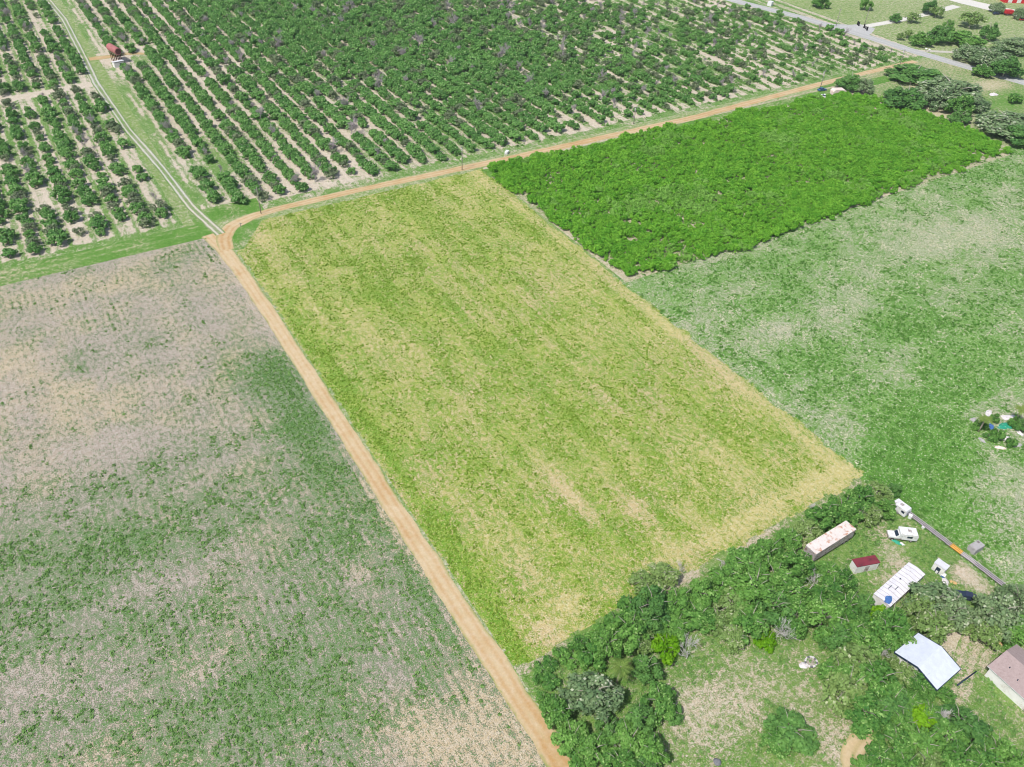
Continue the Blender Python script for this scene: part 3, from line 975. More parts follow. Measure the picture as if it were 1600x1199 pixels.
# --- trees of the wood at the bottom right and of the lots at the top right
# (px, py, radius in photo px, kind)
WOODS = {
    ('by the dirt road at the field corner', 'trees beside the road corner'): [
        (925, 1080, 44, 'grey'), (872, 1108, 26, 'wood'), (893, 1150, 30, 'wood'), (928, 1168, 28, 'wood'), (950, 1135, 20, 'dark'), (860, 1062, 16, 'bush'), (845, 1045, 13, 'bush'), (905, 1185, 22, 'bush'), (838, 1060, 11, 'bush'), (848, 1090, 12, 'bush')],
    ('around the shaggy palm below the straw field', 'trees around the shaggy palm'): [
        (930, 1022, 24, 'bush'), (950, 1003, 26, 'wood'), (985, 985, 32, 'wood'), (1012, 970, 24, 'dark'), (1012, 1040, 22, 'dark'), (1005, 1000, 22, 'olive'), (900, 1030, 18, 'bush'), (880, 1022, 15, 'bush'), (862, 1036, 13, 'bush'), (905, 1006, 16, 'bush'), (938, 986, 17, 'bush'), (962, 968, 16, 'bush'), (985, 948, 18, 'bush'), (920, 1000, 14, 'bush')],
    ('left of the sandy clearing at the bottom edge', 'trees left of the sandy clearing'): [
        (1032, 1095, 32, 'wood'), (1000, 1120, 26, 'dark'), (985, 1155, 32, 'wood'), (1018, 1170, 28, 'wood'), (970, 1190, 28, 'wood'), (1010, 1198, 24, 'dark'), (1050, 1110, 18, 'dark')],
    ('overhanging the lower edge of the straw field', 'trees on the field edge'): [
        (1005, 907, 22, 'olive'), (1035, 895, 26, 'olive'), (1022, 942, 30, 'dark'), (1060, 938, 28, 'wood'), (1098, 925, 28, 'wood'), (1132, 903, 26, 'wood'), (1165, 880, 32, 'wood'), (1200, 862, 28, 'wood'), (1235, 842, 22, 'wood'), (1262, 826, 22, 'olive')],
    ('in the middle of the wood below the field', 'trees in the middle of the wood'): [
        (1055, 978, 28, 'wood'), (1090, 962, 30, 'wood'), (1122, 970, 26, 'olive'), (1145, 945, 34, 'olive'), (1180, 920, 34, 'wood'), (1172, 968, 32, 'wood'), (1150, 992, 24, 'olive'), (1212, 945, 30, 'dark'), (1212, 900, 30, 'wood'), (1240, 925, 28, 'wood')],
    ('below the long rusty trailer', 'trees below the long trailer'): [
        (1248, 880, 26, 'wood'), (1245, 962, 26, 'wood'), (1278, 945, 26, 'wood'), (1300, 922, 28, 'wood'), (1290, 962, 32, 'wood'), (1322, 950, 28, 'wood'), (1330, 985, 28, 'wood'), (1308, 992, 24, 'dark'), (1295, 892, 22, 'wood'), (1322, 905, 20, 'wood'), (1350, 945, 20, 'dark')],
    ('above the long rusty trailer at the field corner', 'trees above the long trailer'): [
        (1290, 805, 24, 'wood'), (1318, 792, 24, 'wood'), (1345, 778, 26, 'wood'), (1372, 768, 24, 'olive'), (1386, 790, 18, 'wood'), (1362, 800, 18, 'olive'), (1398, 762, 12, 'dark'), (1300, 840, 14, 'bush')],
    ('between the white tin house and the barn', 'trees between the tin house and the barn'): [
        (1358, 992, 28, 'wood'), (1388, 978, 32, 'wood'), (1414, 988, 24, 'wood'), (1378, 962, 17, 'lime'), (1400, 960, 18, 'wood')],
    ('beside the white tin house near the dark car', 'grey green oaks near the dark car'): [
        (1465, 932, 40, 'grey'), (1440, 950, 26, 'olive'), (1488, 950, 28, 'grey'), (1462, 972, 30, 'olive'), (1500, 968, 20, 'olive')],
    ('at the right edge above the brown roofed house', 'trees above the brown roofed house'): [
        (1560, 955, 38, 'grey'), (1592, 932, 28, 'grey'), (1545, 985, 24, 'olive'), (1592, 978, 28, 'wood'), (1575, 1000, 16, 'bush')],
    ('left of the pale gabled barn', 'trees left of the barn'): [
        (1342, 1035, 38, 'olive'), (1325, 1075, 38, 'olive'), (1372, 1062, 36, 'wood'), (1390, 1098, 34, 'dark'), (1355, 1108, 36, 'wood'), (1312, 1045, 24, 'wood'), (1412, 1052, 17, 'dark'), (1398, 1030, 14, 'olive'), (1436, 1064, 22, 'wood'), (1418, 1052, 22, 'olive'), (1450, 1078, 14, 'wood')],
    ('below the pale gabled barn', 'trees below the barn'): [
        (1422, 1095, 22, 'wood'), (1442, 1122, 26, 'lime'), (1412, 1128, 22, 'wood'), (1475, 1085, 15, 'bush'), (1455, 1112, 20, 'wood')],
    ('along the bottom edge right of the sandy track', 'trees along the bottom edge'): [
        (1500, 1122, 30, 'dark'), (1530, 1145, 30, 'dark'), (1560, 1168, 28, 'wood'), (1480, 1150, 32, 'wood'), (1440, 1162, 34, 'wood'), (1402, 1160, 30, 'wood'), (1375, 1182, 26, 'wood'), (1450, 1192, 30, 'olive'), (1500, 1185, 32, 'wood'), (1540, 1190, 28, 'wood'), (1350, 1200, 20, 'wood'), (1590, 1190, 24, 'wood'), (1415, 1195, 26, 'wood')],
    ('alone in the sandy clearing at the bottom', 'bushes in the sandy clearing'): [
        (1238, 1140, 36, 'dark'), (1212, 1158, 22, 'wood'), (1262, 1160, 16, 'bush')],
    ('between the bright grove and the paved road', 'oaks behind the bright green grove'): [
        (1432, 112, 31, 'dark'), (1418, 148, 27, 'dark'), (1492, 138, 38, 'grey'), (1520, 158, 22, 'grey'), (1503, 158, 15, 'wood'), (1501, 180, 13, 'dark'), (1470, 150, 18, 'grey'), (1578, 190, 40, 'grey'), (1598, 205, 26, 'dark'), (1330, 126, 15, 'dark'), (1353, 132, 13, 'grey'), (1587, 152, 9, 'bush')],
    ('on the lot across the paved road', 'trees across the paved road'): [
        (1400, 26, 8, 'dark'), (1427, 27, 9, 'pale'), (1465, 17, 9, 'pale'), (1443, 58, 13, 'wood'), (1470, 50, 14, 'dark'), (1482, 40, 9, 'wood'), (1510, 58, 22, 'wood'), (1522, 80, 22, 'grey'), (1520, 28, 16, 'pale'), (1550, 45, 11, 'dark'), (1555, 88, 24, 'grey'), (1592, 68, 26, 'grey'), (1538, 108, 13, 'wood'), (1575, 100, 18, 'dark'), (1455, 8, 11, 'dark'), (1420, 52, 7, 'pale'), (1408, 56, 6, 'pale'), (1285, 0, 11, 'wood'), (1355, 1, 9, 'wood')],
    ('around the junk pile in the pasture', 'bushes around the junk pile'): [
        (1534, 662, 11, 'bush'), (1562, 680, 12, 'bush'), (1588, 658, 11, 'bush'), (1583, 692, 10, 'bush'), (1548, 682, 9, 'bush'), (1520, 668, 6, 'bush'), (1556, 652, 9, 'bush'), (1597, 662, 12, 'dark')],
    ('beside the red and white buildings at the top edge', 'trees by the red building'): [
        (1560, 10, 13, 'grey'), (1595, 18, 11, 'grey')],
}
NAMES = {'grey': 'grey green mossy oak', 'wood': 'leafy mid green tree', 'dark': 'dense dark green tree', 'olive': 'olive green open tree', 'lime': 'bright lime green tree', 'bush': 'low green bush', 'pale': 'small pale thin tree'}
n_ = 0
for (ph, grp), lst in WOODS.items():
    kinds = [q[3] for q in lst]
    for kd in sorted(set(kinds)):
        sub = sorted([q for q in lst if q[3] == kd], key=lambda q: -q[2])
        for j, (px, py, rp, _) in enumerate(sub):
            p0 = G(px, py, 3.0)
            r = (rp - .12 * j) / pxm(p0) * (1.3 if 'paved' in ph else 1.03)
            r0, h0 = KIND[kd][0][2], KIND[kd][0][3]
            h = h0 * (r / r0) ** .75 if kd != 'bush' else r * 1.2
            h = min(h, 10) * random.uniform(.72, 1.3)
            p0 = G(px, py, h * .55)
            sz = '' if len(sub) == 1 else ('largest ' if j == 0 else 'smallest ' if j == len(sub) - 1 else 'second largest ' if j == 1 else ORD[j] + ' largest ')
            lab = f'{sz}{NAMES[kd]} {ph}'
            plant(kd, n_, (p0.x, p0.y, 0), r, h, random.uniform(0, 6.28), lab, grp, 'bush' if kd == 'bush' else 'tree')
            n_ += 1
lab = 'bright lime green tree with upright crown beside a bleached dead tree'
p0 = G(1042, 1012, 3)
plant('lime', 0, (p0.x, p0.y, 0), 2.7, 6.2, 1, lab, None, 'tree')
p0 = G(1198, 1003, 1)
plant('lime', 1, (p0.x, p0.y, 0), 2.2, 3, 2, 'small rounded lime green tree at the foot of the grey dead tree', None, 'tree')

DT = [(1075, 1022, 5.5, 'bleached dead tree with bare branches right of the lime green tree', 0),
      (1218, 985, 5.8, 'grey dead tree with dense bare twigs on the edge of the clearing', 1),
      (1267, 915, 4.8, 'white dead tree standing among green crowns below the rusty trailer', 2),
      (1088, 905, 4.5, 'grey fallen bare branches on the edge of the straw field', 3),
      (1062, 890, 3.0, 'pale bare sapling inside the lower edge of the straw field', 0),
      (943, 1130, 4.5, 'bleached fallen dead tree near the dirt road corner', 1),
      (1378, 1022, 4.0, 'pale dead tree between the olive trees and the barn', 2),
      (1275, 808, 4.0, 'thin white dead trunk above the rusty trailer', 3),
      (1370, 1070, 5.0, 'bare white limbs showing through the trees left of the barn', 2),
      (1480, 1142, 4.6, 'forked white dead tree in the wood along the bottom edge', 3),
      (1340, 800, 4.2, 'pale bare branching tree beside the white camper', 1),
      (1122, 870, 3.0, 'twisted pale driftwood like snag on the field edge', 2)]
for px, py, h, lab, v in DT:
    p = G(px, py, h * .3)
    t = empty('dead_tree', (p.x, p.y, 0), random.uniform(0, 6.28), lab, 'dead tree')
    s = h / 6.5
    t.scale = (s, s, s)
    if 'fallen' in lab or 'driftwood' in lab:
        t.rotation_euler = (1.05, .3, random.uniform(-.6, .6))
    link('branches', DEAD[v], t)


# palms
def frond(L, droop, mat, seed):
    g2 = random.Random(seed)
    vs, fs, tn = [], [], []
    pts = []
    for i in range(9):
        t = i / 8
        pts.append(Vector((L * t * (1 - .18 * t), 0, L * (.42 * t - droop * t * t))))
    for i in range(1, 9):
        p, d = pts[i], (pts[i] - pts[i - 1]).normalized()
        ll = L * .26 * math.sin(math.pi * min(.97, .18 + .8 * i / 8))
        for s in (-1, 1):
            for k in (0, .5):
                q = p - d * k * L / 8
                tip = q + Vector((d.x * ll * .55, s * ll * .85, d.z * ll * .5 - .22 * ll + g2.uniform(-.08, .05)))
                n = len(vs)
                vs += [q - d * .07, q + d * .07, tip]
                fs.append((n, n + 1, n + 2))
                tn += [g2.random()] * 3
    return vs, fs, tn


def palm_parts(h, nf, L, seed):
    g2 = random.Random(seed)
    V, F_, T = [], [], []
    for i in range(nf):
        a = i * 2.399 + g2.uniform(-.2, .2)
        vs, fs, tn = frond(L * g2.uniform(.8, 1.1), g2.choice((.35, .55, .8, 1.05)), None, seed + i)
        n = len(V)
        m = Matrix.Translation((0, 0, h)) @ Matrix.Rotation(a, 4, 'Z')
        V += [tuple(m @ v) for v in vs]
        F_ += [tuple(x + n for x in f) for f in fs]
        T += tn
    cr = np_mesh('crown', np.array(V), np.array(F_), {'tint': T}, L_palm)
    mb = MB().tube([(0, 0, -.05), (.1, 0, h * .4), (0, .05, h)], [.26, .2, .17], 8)
    tr = mb.build('trunk', m_wood, None, True)
    me = tr.data
    bpy.data.objects.remove(tr)
    return cr, me


for px, py, h, lab in ((970, 1042, 6.0, 'shaggy palm with drooping fronds in the wood by the road corner'),
                       (1540, 655, 4.5, 'palm with a leaning pale trunk at the left of the junk pile'),
                       (1597, 640, 5.0, 'palm cut by the right edge beside the junk pile')):
    p = G(px, py, h)
    cr, tr = palm_parts(h, 22, 3.2 if h > 5.5 else 2.6, int(px))
    t = empty('palm_tree', (p.x, p.y, 0), 0, lab, 'palm tree')
    link('crown', cr, t)
    link('trunk', tr, t)


# ------------------------------------------------------------------ buildings and vehicles
def pose(c, z):
    """centre, length, width, heading from four roof corners c (photo px) at height z; first edge is the long one"""
    p = [G(x, y, z) for x, y in c]
    ctr = sum(p, Vector()) / 4
    d = ((p[1] - p[0]) + (p[2] - p[3])) / 2
    e = ((p[3] - p[0]) + (p[2] - p[1])) / 2
    return Vector((ctr.x, ctr.y, 0)), d.length, e.length, math.atan2(d.y, d.x)


def wheel(parent, x, y, r=.5, w=.28, name='wheel'):
    o = MB().tube([(x, y - w / 2, r), (x, y + w / 2, r)], r, 14).build(name, m_black, parent)
    MB().tube([(x, y - w / 2 - .02, r), (x, y + w / 2 + .02, r)], r * .5, 10).build('rim', m_rail, o)
    return o


# long rusty box trailer
c, L_, W_, a = pose([(1257, 854), (1321.6, 814), (1338.5, 826.6), (1278, 864)], 3.8)
W_ = max(2.5, min(W_, 2.9))
t = empty('box_trailer', c, a, 'long rusty white box trailer parked at the edge of the wood', 'trailer')
MB().box(-L_ / 2, L_ / 2, -W_ / 2, W_ / 2, 1.05, 3.72).build('body', m_sidegrey, t)
MB().box(-L_ / 2 - .03, L_ / 2 + .03, -W_ / 2 - .03, W_ / 2 + .03, 3.72, 3.8).build('roof', m_rustwhite, t)
rb = MB()
n = 22
for i in range(n):
    x = -L_ / 2 + (i + .5) * L_ / n
    for s in (-1, 1):
        rb.box(x - .05, x + .05, s * (W_ / 2 + .025) - .025, s * (W_ / 2 + .025) + .025, 1.1, 3.7)
rb.build('side_rib', m_sidegrey, t)['kind'] = 'stuff'
for s in (-1, 1):
    MB().box(L_ / 2, L_ / 2 + .05, (-W_ / 2 + .05) if s < 0 else .02, -.02 if s < 0 else W_ / 2 - .05, 1.1, 3.65).build('door', m_sidegrey, t)
for x in (L_ / 2 - 1.2, L_ / 2 - 2.5):
    for s in (-1, 1):
        wheel(t, x, s * (W_ / 2 - .2))
for s in (-1, 1):
    MB().box(-L_ / 2 + 1.6, -L_ / 2 + 1.75, s * .8 - .07, s * .8 + .07, 0, 1.05).build('landing_leg', m_rustdark, t)
MB().box(-L_ / 2 + .3, L_ / 2 - .3, -.5, .5, .85, 1.05).build('chassis', m_rustdark, t)

# maroon roofed shed
c, L_, W_, a = pose([(1331, 874), (1367, 867), (1376, 879.5), (1340, 886)], 2.6)
t = empty('storage_shed', c, a, 'small white shed with a flat maroon roof under the trees', 'shed')
MB().box(-L_ / 2 + .08, L_ / 2 - .08, -W_ / 2 + .08, W_ / 2 - .08, 0, 2.45).build('wall', m_whitewall, t)
MB().box(-L_ / 2, L_ / 2, -W_ / 2, W_ / 2, 2.45, 2.6).build('roof', m_maroon, t)
MB().box(-.5, .5, -W_ / 2 + .03, -W_ / 2 + .078, 0, 2.0).build('door', m_sidegrey, t)

# long white tin roofed mobile home
c, L_, W_, a = pose([(1368, 923), (1421, 880), (1445.6, 895), (1388, 953)], 3.0)
t = empty('mobile_home', c, a, 'long mobile home with a ribbed white tin roof beside the grey oak', 'house')
MB().box(-L_ / 2 + .1, L_ / 2 - .1, -W_ / 2 + .1, W_ / 2 - .1, .35, 2.8).build('wall', m_whitewall, t)
MB().box(-L_ / 2 + .3, L_ / 2 - .3, -W_ / 2 + .3, W_ / 2 - .3, 0, .35).build('skirting', m_sidegrey, t)
n = 12
for i in range(n):
    x0, x1 = -L_ / 2 + i * L_ / n + .015, -L_ / 2 + (i + 1) * L_ / n - .015
    MB().prism([(-W_ / 2, 2.8), (0, 3.06), (W_ / 2, 2.8), (W_ / 2, 2.86), (0, 3.12), (-W_ / 2, 2.86)], x0, x1).build('roof_panel', m_tinwhite, t).rotation_euler = (0, 0, -math.pi / 2)
sm = MB()
for i in range(n + 1):
    x = -L_ / 2 + i * L_ / n
    sm.prism([(-W_ / 2, 2.87), (0, 3.13), (W_ / 2, 2.87), (W_ / 2, 2.92), (0, 3.18), (-W_ / 2, 2.92)], x - .04, x + .04)
sm.build('roof_seam', m_rail, t).rotation_euler = (0, 0, -math.pi / 2)
for x in (-4.5, -1.5, 2.2, 4.8):
    MB().box(x - .5, x + .5, -W_ / 2 + .05, -W_ / 2 + .097, 1.3, 2.3).build('window', m_glass, t)
MB().box(.1, 1.0, -W_ / 2 + .05, -W_ / 2 + .097, .4, 2.4).build('door', m_sidegrey, t)
MB().tube([(1.0, .6, 2.9), (1.0, .6, 3.35)], .12, 8).build('vent_pipe', m_darktrim, t)
for dx, dy in ((-2.3, -.3), (-3.2, .7)):
    MB().box(dx, dx + 1.2, dy, dy + .12, 3.1, 3.22).build('roof_batten', m_darktrim, t)
p = G(1388, 937, 3.05)


def crumple(name, loc, sx, sy, h, mat, label, cat, seed, rz=0, n=9, group=None):
    g2 = np.random.default_rng(seed)
    nr, na = 5, 18
    u, v = np.meshgrid(np.linspace(0.0, 1, nr), np.arange(na) * 2 * np.pi / na)
    out = (.62 + .5 * g2.random(na))
    out = (out + np.roll(out, 1)) / 2
    X = u * np.cos(v) * out[:, None] * sx * .62
    Y = u * np.sin(v) * out[:, None] * sy * .62
    z = h * (.3 + .9 * g2.random(u.shape)) * (1 - u ** 2) + .03
    z[:, 0] = z[0, 0]
    idx = np.arange(nr * na).reshape(na, nr)
    q = np.stack([idx[:, :-1], idx[:, 1:], np.roll(idx, -1, 0)[:, 1:], np.roll(idx, -1, 0)[:, :-1]], -1).reshape(-1, 4)
    o = link(name, np_mesh(name, np.stack([X, Y, z], -1).reshape(-1, 3), q, None, mat))
    o.location = loc
    o.rotation_euler = (0, 0, rz)
    return tag(o, label, cat, group)


crumple('tarp', (p.x, p.y, 3.08), 2.2, 1.4, .35, m_blue, 'blue tarp lying on the low end of the white tin roof', 'tarp', 31, a)

# small white shed by the mobile home
c, L_, W_, a = pose([(1459, 880), (1477.6, 892.5), (1485, 884), (1466.7, 871.4)], 2.2)
t = empty('garden_shed', c, a, 'small white shed with a ribbed roof between tin house and rails', 'shed')
MB().box(-L_ / 2 + .1, L_ / 2 - .1, -W_ / 2 + .1, W_ / 2 - .1, 0, 2.0).build('wall', m_whitewall, t)
MB().prism([(-W_ / 2, 2.02), (W_ / 2 + .05, 2.4), (W_ / 2 + .05, 2.47), (-W_ / 2, 2.09)], -L_ / 2, L_ / 2).build('roof', m_tinwhite, t).rotation_euler = (0, 0, -math.pi / 2)
MB().box(-.45, .45, -W_ / 2 + .05, -W_ / 2 + .097, 0, 1.8).build('door', m_glass, t)
rb = MB()
for i in range(9):
    x = -L_ / 2 + (i + .5) * L_ / 9
    rb.prism([(-W_ / 2, 2.10), (W_ / 2 + .05, 2.48), (W_ / 2 + .05, 2.52), (-W_ / 2, 2.14)], x - .03, x + .03)
rb.build('roof_rib', m_white, t).rotation_euler = (0, 0, -math.pi / 2)

# concrete block well house
c, L_, W_, a = pose([(1514.8, 852), (1526.6, 861), (1538.4, 852), (1528, 842.7)], 1.8)
t = empty('well_house', c, a, 'small grey block hut with a dark opening standing in the pasture', 'hut')
for i, (x0, x1, y0, y1) in enumerate(((-L_ / 2, L_ / 2, -W_ / 2, -W_ / 2 + .2), (-L_ / 2, L_ / 2, W_ / 2 - .2, W_ / 2), (-L_ / 2, -L_ / 2 + .2, -W_ / 2 + .2, W_ / 2 - .2), (L_ / 2 - .2, L_ / 2, -W_ / 2 + .2, W_ / 2 - .2))):
    MB().box(x0, x1, y0, y1, 0, 1.8).build('wall', m_block, t)
MB().box(-L_ / 2 + .1, L_ / 2 - .1, -W_ / 2 + .1, W_ / 2 - 1.0, 1.8, 1.9).build('roof', m_block, t)
MB().box(-.1, L_ / 2 - .1, W_ / 2 - 1.0, W_ / 2 - .1, 1.8, 1.92).build('roof_slab', m_block, t)

# pale gabled barn
zE, zR = 3.6, 4.9
eL, eT, rR, eR, eB = G(1398, 1020, zE), G(1432.8, 990.8, zE), G(1471.8, 1011.8, zR), G(1502.6, 1044, zE), G(1463.6, 1077.8, zE)
ax = ((eL - eT) + (eB - eR)).normalized()                 # along the ridge
L_ = ((eL - eT).length + (eB - eR).length) / 2
W_ = abs((eR - eT).dot(Vector((-ax.y, ax.x, 0))))
ctr = (eL + eT + eR + eB) / 4
a = math.atan2(ax.y, ax.x)
t = empty('barn', (ctr.x, ctr.y, 0), a, 'large gabled barn with a pale blue grey metal roof among trees', 'barn')
MB().prism([(-W_ / 2 + .5, 0), (W_ / 2 - .5, 0), (W_ / 2 - .5, zE), (0, zR - .08), (-W_ / 2 + .5, zE)], -L_ / 2 + .4, L_ / 2 - .4).build('wall', m_whitewall, t).rotation_euler = (0, 0, -math.pi / 2)
n = 10
for s in (-1, 1):
    for i in range(n):
        x0, x1 = -L_ / 2 + i * L_ / n, -L_ / 2 + (i + 1) * L_ / n
        pr = [(0, zR), (s * W_ / 2, zE), (s * W_ / 2, zE + .07), (0, zR + .07)]
        MB().prism(pr, x0 + .006, x1 - .006).build('roof_panel', m_tin, t).rotation_euler = (0, 0, -math.pi / 2)
    MB().prism([(s * W_ / 2, zE - .18), (s * (W_ / 2 + .12), zE - .18), (s * (W_ / 2 + .12), zE + .05), (s * W_ / 2 + s * .002, zE + .05)], -L_ / 2, L_ / 2).build('gutter', m_darktrim, t).rotation_euler = (0, 0, -math.pi / 2)
for y in (-L_ / 2 - .14, L_ / 2 + .004):
    for s in (-1, 1):
        MB().prism([(s * .002, zR - .25), (s * W_ / 2, zE - .25), (s * W_ / 2, zE + .09), (s * .002, zR + .09)], y, y + .14).build('barge_board', m_darktrim, t).rotation_euler = (0, 0, -math.pi / 2)
MB().box(-L_ / 2, L_ / 2, -.18, .18, zR + .05, zR + .12).build('ridge_cap', m_tin, t)
MB().box(-1.6, 1.6, -W_ / 2 + .45, -W_ / 2 + .497, 0, 3).build('door', m_sidegrey, t)
for x in (-3, 3):
    MB().box(x - .6, x + .6, W_ / 2 - .497, W_ / 2 - .45, 1.2, 2.4).build('window', m_glass, t)

# house with brown shingle roof, cut by the right edge
zE = 3.0
c0, c1, c2 = G(1543, 1041, zE), G(1583.6, 1008, zE), G(1600, 1092, zE)
ex = (c2 - c0).normalized()
ey = Vector((-ex.y, ex.x, 0))
if (c1 - c0).dot(ey) < 0:
    ey = -ey
W_ = 9.5
L_ = 16.0
ctr = c0 + ex * L_ / 2 + ey * W_ / 2
a = math.atan2(ex.y, ex.x)
t = empty('house', (ctr.x, ctr.y, 0), a, 'white walled house with a brown shingle roof cut by the right edge', 'house')
MB().box(-L_ / 2 + .5, L_ / 2 - .5, -W_ / 2 + .35, W_ / 2 - .35, 0, 2.9).build('wall', m_whitewall, t)
hv = [(-L_ / 2, -W_ / 2, zE), (L_ / 2, -W_ / 2, zE), (L_ / 2, W_ / 2, zE), (-L_ / 2, W_ / 2, zE), (-L_ / 2 + .02, 0, zE + 1.7), (L_ / 2 - .02, 0, zE + 1.7)]
rf = MB().add(hv, [(0, 1, 5, 4), (2, 3, 4, 5), (1, 2, 5), (3, 0, 4)]).build('roof', m_shingle, t)
MB().box(-L_ / 2 - .02, L_ / 2 + .02, -W_ / 2 - .02, W_ / 2 + .02, 2.86, 2.995).build('fascia', m_white, t)
for x in (-6.2, -3.6, -1.0, 3, 6):
    for s in (1,):
        wd = MB().box(x - .6, x + .6, s * (W_ / 2 - .33) - .02, s * (W_ / 2 - .33) + .02, 1.0, 2.2).build('window', m_glass, t)
        MB().box(x - .7, x + .7, s * (W_ / 2 - .31) - .03, s * (W_ / 2 - .31) + .03, .9, .998).build('sill', m_white, wd)
MB().box(.6, 1.6, -W_ / 2 + .31, -W_ / 2 + .348, 0, 2.1).build('door', m_sidegrey, t)
for x, y in ((-5.5, -2.2), (-3.2, -3), (-2.0, -1.2)):
    z = zE + 1.7 * (1 - abs(y) / (W_ / 2))
    MB().tube([(x, y, z - .1), (x, y, z + .35)], .09, 8).build('vent_pipe', m_darktrim, rf)
p = G(1575, 1083)
b = empty('window_unit', (p.x, p.y, 0), a, 'pale grey air unit on the grass by the white house wall', 'appliance')
MB().box(-.5, .5, -.45, .45, 0, .8).build('case', m_sidegrey, b)
MB().tube([(0, 0, .8), (0, 0, .84)], .36, 12).build('fan_guard', m_glass, b)


# vehicles
def car(loc, rz, mat, label, L=4.4, W=1.75, cat='car', name='parked_car'):
    t = empty(name, loc, rz, label, cat)
    h, k = L / 2, W / 2
    body = MB().prism([(-h, .35), (h, .35), (h + .02, .7), (h - .25, .88), (h * .45, .95), (-h * .72, .98), (-h - .02, .85)], -k, k).build('body', mat, t)
    ca = MB()
    z0, z1 = .95, 1.45
    b0 = [(h * .42, -k + .08), (h * .42, k - .08), (-h * .75, k - .08), (-h * .75, -k + .08)]
    b1 = [(h * .12, -k + .24), (h * .12, k - .24), (-h * .52, k - .24), (-h * .52, -k + .24)]
    ca.add([(x, y, z0) for x, y in b0] + [(x, y, z1) for x, y in b1], [(0, 1, 5, 4), (1, 2, 6, 5), (2, 3, 7, 6), (3, 0, 4, 7)]).build('window', m_glass, t)
    MB().box(-h * .52, h * .12, -k + .22, k - .22, z1, z1 + .05).build('roof', mat, t)
    for x in (-h * .62, h * .62):
        for s in (-1, 1):
            wheel(t, x, s * (k - .1), .32, .22)
    for s in (-1, 1):
        MB().box(h, h + .04, s * (k - .3) - .18, s * (k - .3) + .18, .62, .76).build('headlight', m_white, t)
    return t


p = G(1507, 934)
car((p.x, p.y, 0), 2.3, m_navy, 'dark navy car half hidden under the grey green oak')
# white truck with camper body
pf, pr = G(1387, 835, .8), G(1430, 840, .8)
d = pf - pr
c = (pf + pr) / 2
t = empty('camper_truck', (c.x, c.y, 0), math.atan2(d.y, d.x), 'white truck with wide camper body parked on the lawn by the rails', 'truck')
h = min(d.length, 6.2) / 2
MB().box(-h, h, -.85, .85, .45, .85).build('chassis', m_sidegrey, t)
MB().prism([(h - 1.5, .86), (h, .86), (h, 1.1), (h - .1, 1.2), (h - 1.5, 1.25)], -.9, .9).build('hood', m_white, t)
MB().prism([(h - 2.7, .86), (h - 1.5, .86), (h - 1.5, 1.26), (h - 2.0, 1.85), (h - 2.7, 1.9)], -.92, .92).build('cab', m_white, t)
MB().prism([(h - 1.5, 1.3), (h - 1.97, 1.87), (h - 1.94, 1.9), (h - 1.44, 1.31)], -.8, .8).build('windshield', m_glass, t)
MB().prism([(-h, .86), (h - 2.75, .86), (h - 2.75, 2.0), (h - 2.1, 2.05), (h - 2.1, 2.6), (-h + .2, 2.65), (-h, 2.3)], -1.15, 1.15).build('camper_body', m_white, t)
MB().box(-1.6, -.9, -.4, .3, 2.64, 2.75).build('roof_hatch', m_sidegrey, t)
for x in (-h + 1.1, h - .9):
    for s in (-1, 1):
        wheel(t, x, s * .85, .38, .26)
for s in (-1, 1):
    MB().box(-h + 1.2, -h + 2.4, s * 1.152 - .01, s * 1.152 + .01, 1.5, 2.1).build('side_window', m_glass, t)
# white camper trailer at the end of the rails
p = G(1407, 794, 1.2)
t = empty('camper_trailer', (p.x, p.y, 0), R(92), 'boxy white camper trailer at the upper end of the grey rails', 'camper')
MB().prism([(-2.0, .5), (2.0, .5), (2.05, 1.6), (1.7, 2.3), (-1.8, 2.35), (-2.05, 1.5)], -1.05, 1.05).build('body', m_white, t)
MB().box(-1.5, 1.5, -.9, .9, 2.352, 2.39).build('roof', m_tinwhite, t)
MB().box(-.4, .4, -.35, .35, 2.392, 2.5).build('roof_vent', m_sidegrey, t)
for x in (-1.2, .9):
    for s in (-1, 1):
        MB().box(x - .4, x + .4, s * 1.06 - .01, s * 1.06 + .01, 1.3, 1.9).build('window', m_glass, t)
for s in (-1, 1):
    wheel(t, -.2, s * .95, .33, .2)
MB().tube([(2.0, 0, .5), (3.0, 0, .45)], .05, 6).build('tow_bar', m_darktrim, t)
MB().box(-2.1, -2.055, -.5, .5, 1.2, 1.9).build('rear_window', m_glass, t)

# long low run of rails along the pasture
p0, p1 = G(1419, 800, .8), G(1570, 914, .8)
d = p1 - p0
t = empty('rail_fence', (p0.x, p0.y, 0), math.atan2(d.y, d.x), 'long low run of grey rails with one orange stretch along the pasture', 'fence')
Lr = d.length
og0, og1 = (G(1485, 852, .8) - p0).length, (G(1500, 866, .8) - p0).length
pk = (G(1517, 880, .8) - p0).length
nseg = 14
cuts = sorted([Lr * i / nseg for i in range(nseg + 1) if abs(Lr * i / nseg - og0) > .9 and abs(Lr * i / nseg - og1) > .9] + [og0, og1])
for i in range(len(cuts) - 1):
    x0, x1 = cuts[i], cuts[i + 1]
    mid = (x0 + x1) / 2
    o_ = og0 < mid < og1
    j = random.uniform(-.06, .06)
    for y in (-.52, 0, .52):
        MB().box(x0 + .02, x1 - .02, y - .09 + j, y + .09 + j, .68, .8).build('rail', m_orange if o_ else m_rail, t)
    MB().box(x0 + .02, x1 - .02, -.46 + j, .46 + j, .52, .6).build('board', m_ply if o_ else (m_rail if og1 < mid < pk else m_railgap), t)
    for y in (-.5, .5):
        MB().box(x0 - .02 + .08, x0 + .16, y - .06 + j, y + .06 + j, 0, .675).build('post', m_railgap, t)


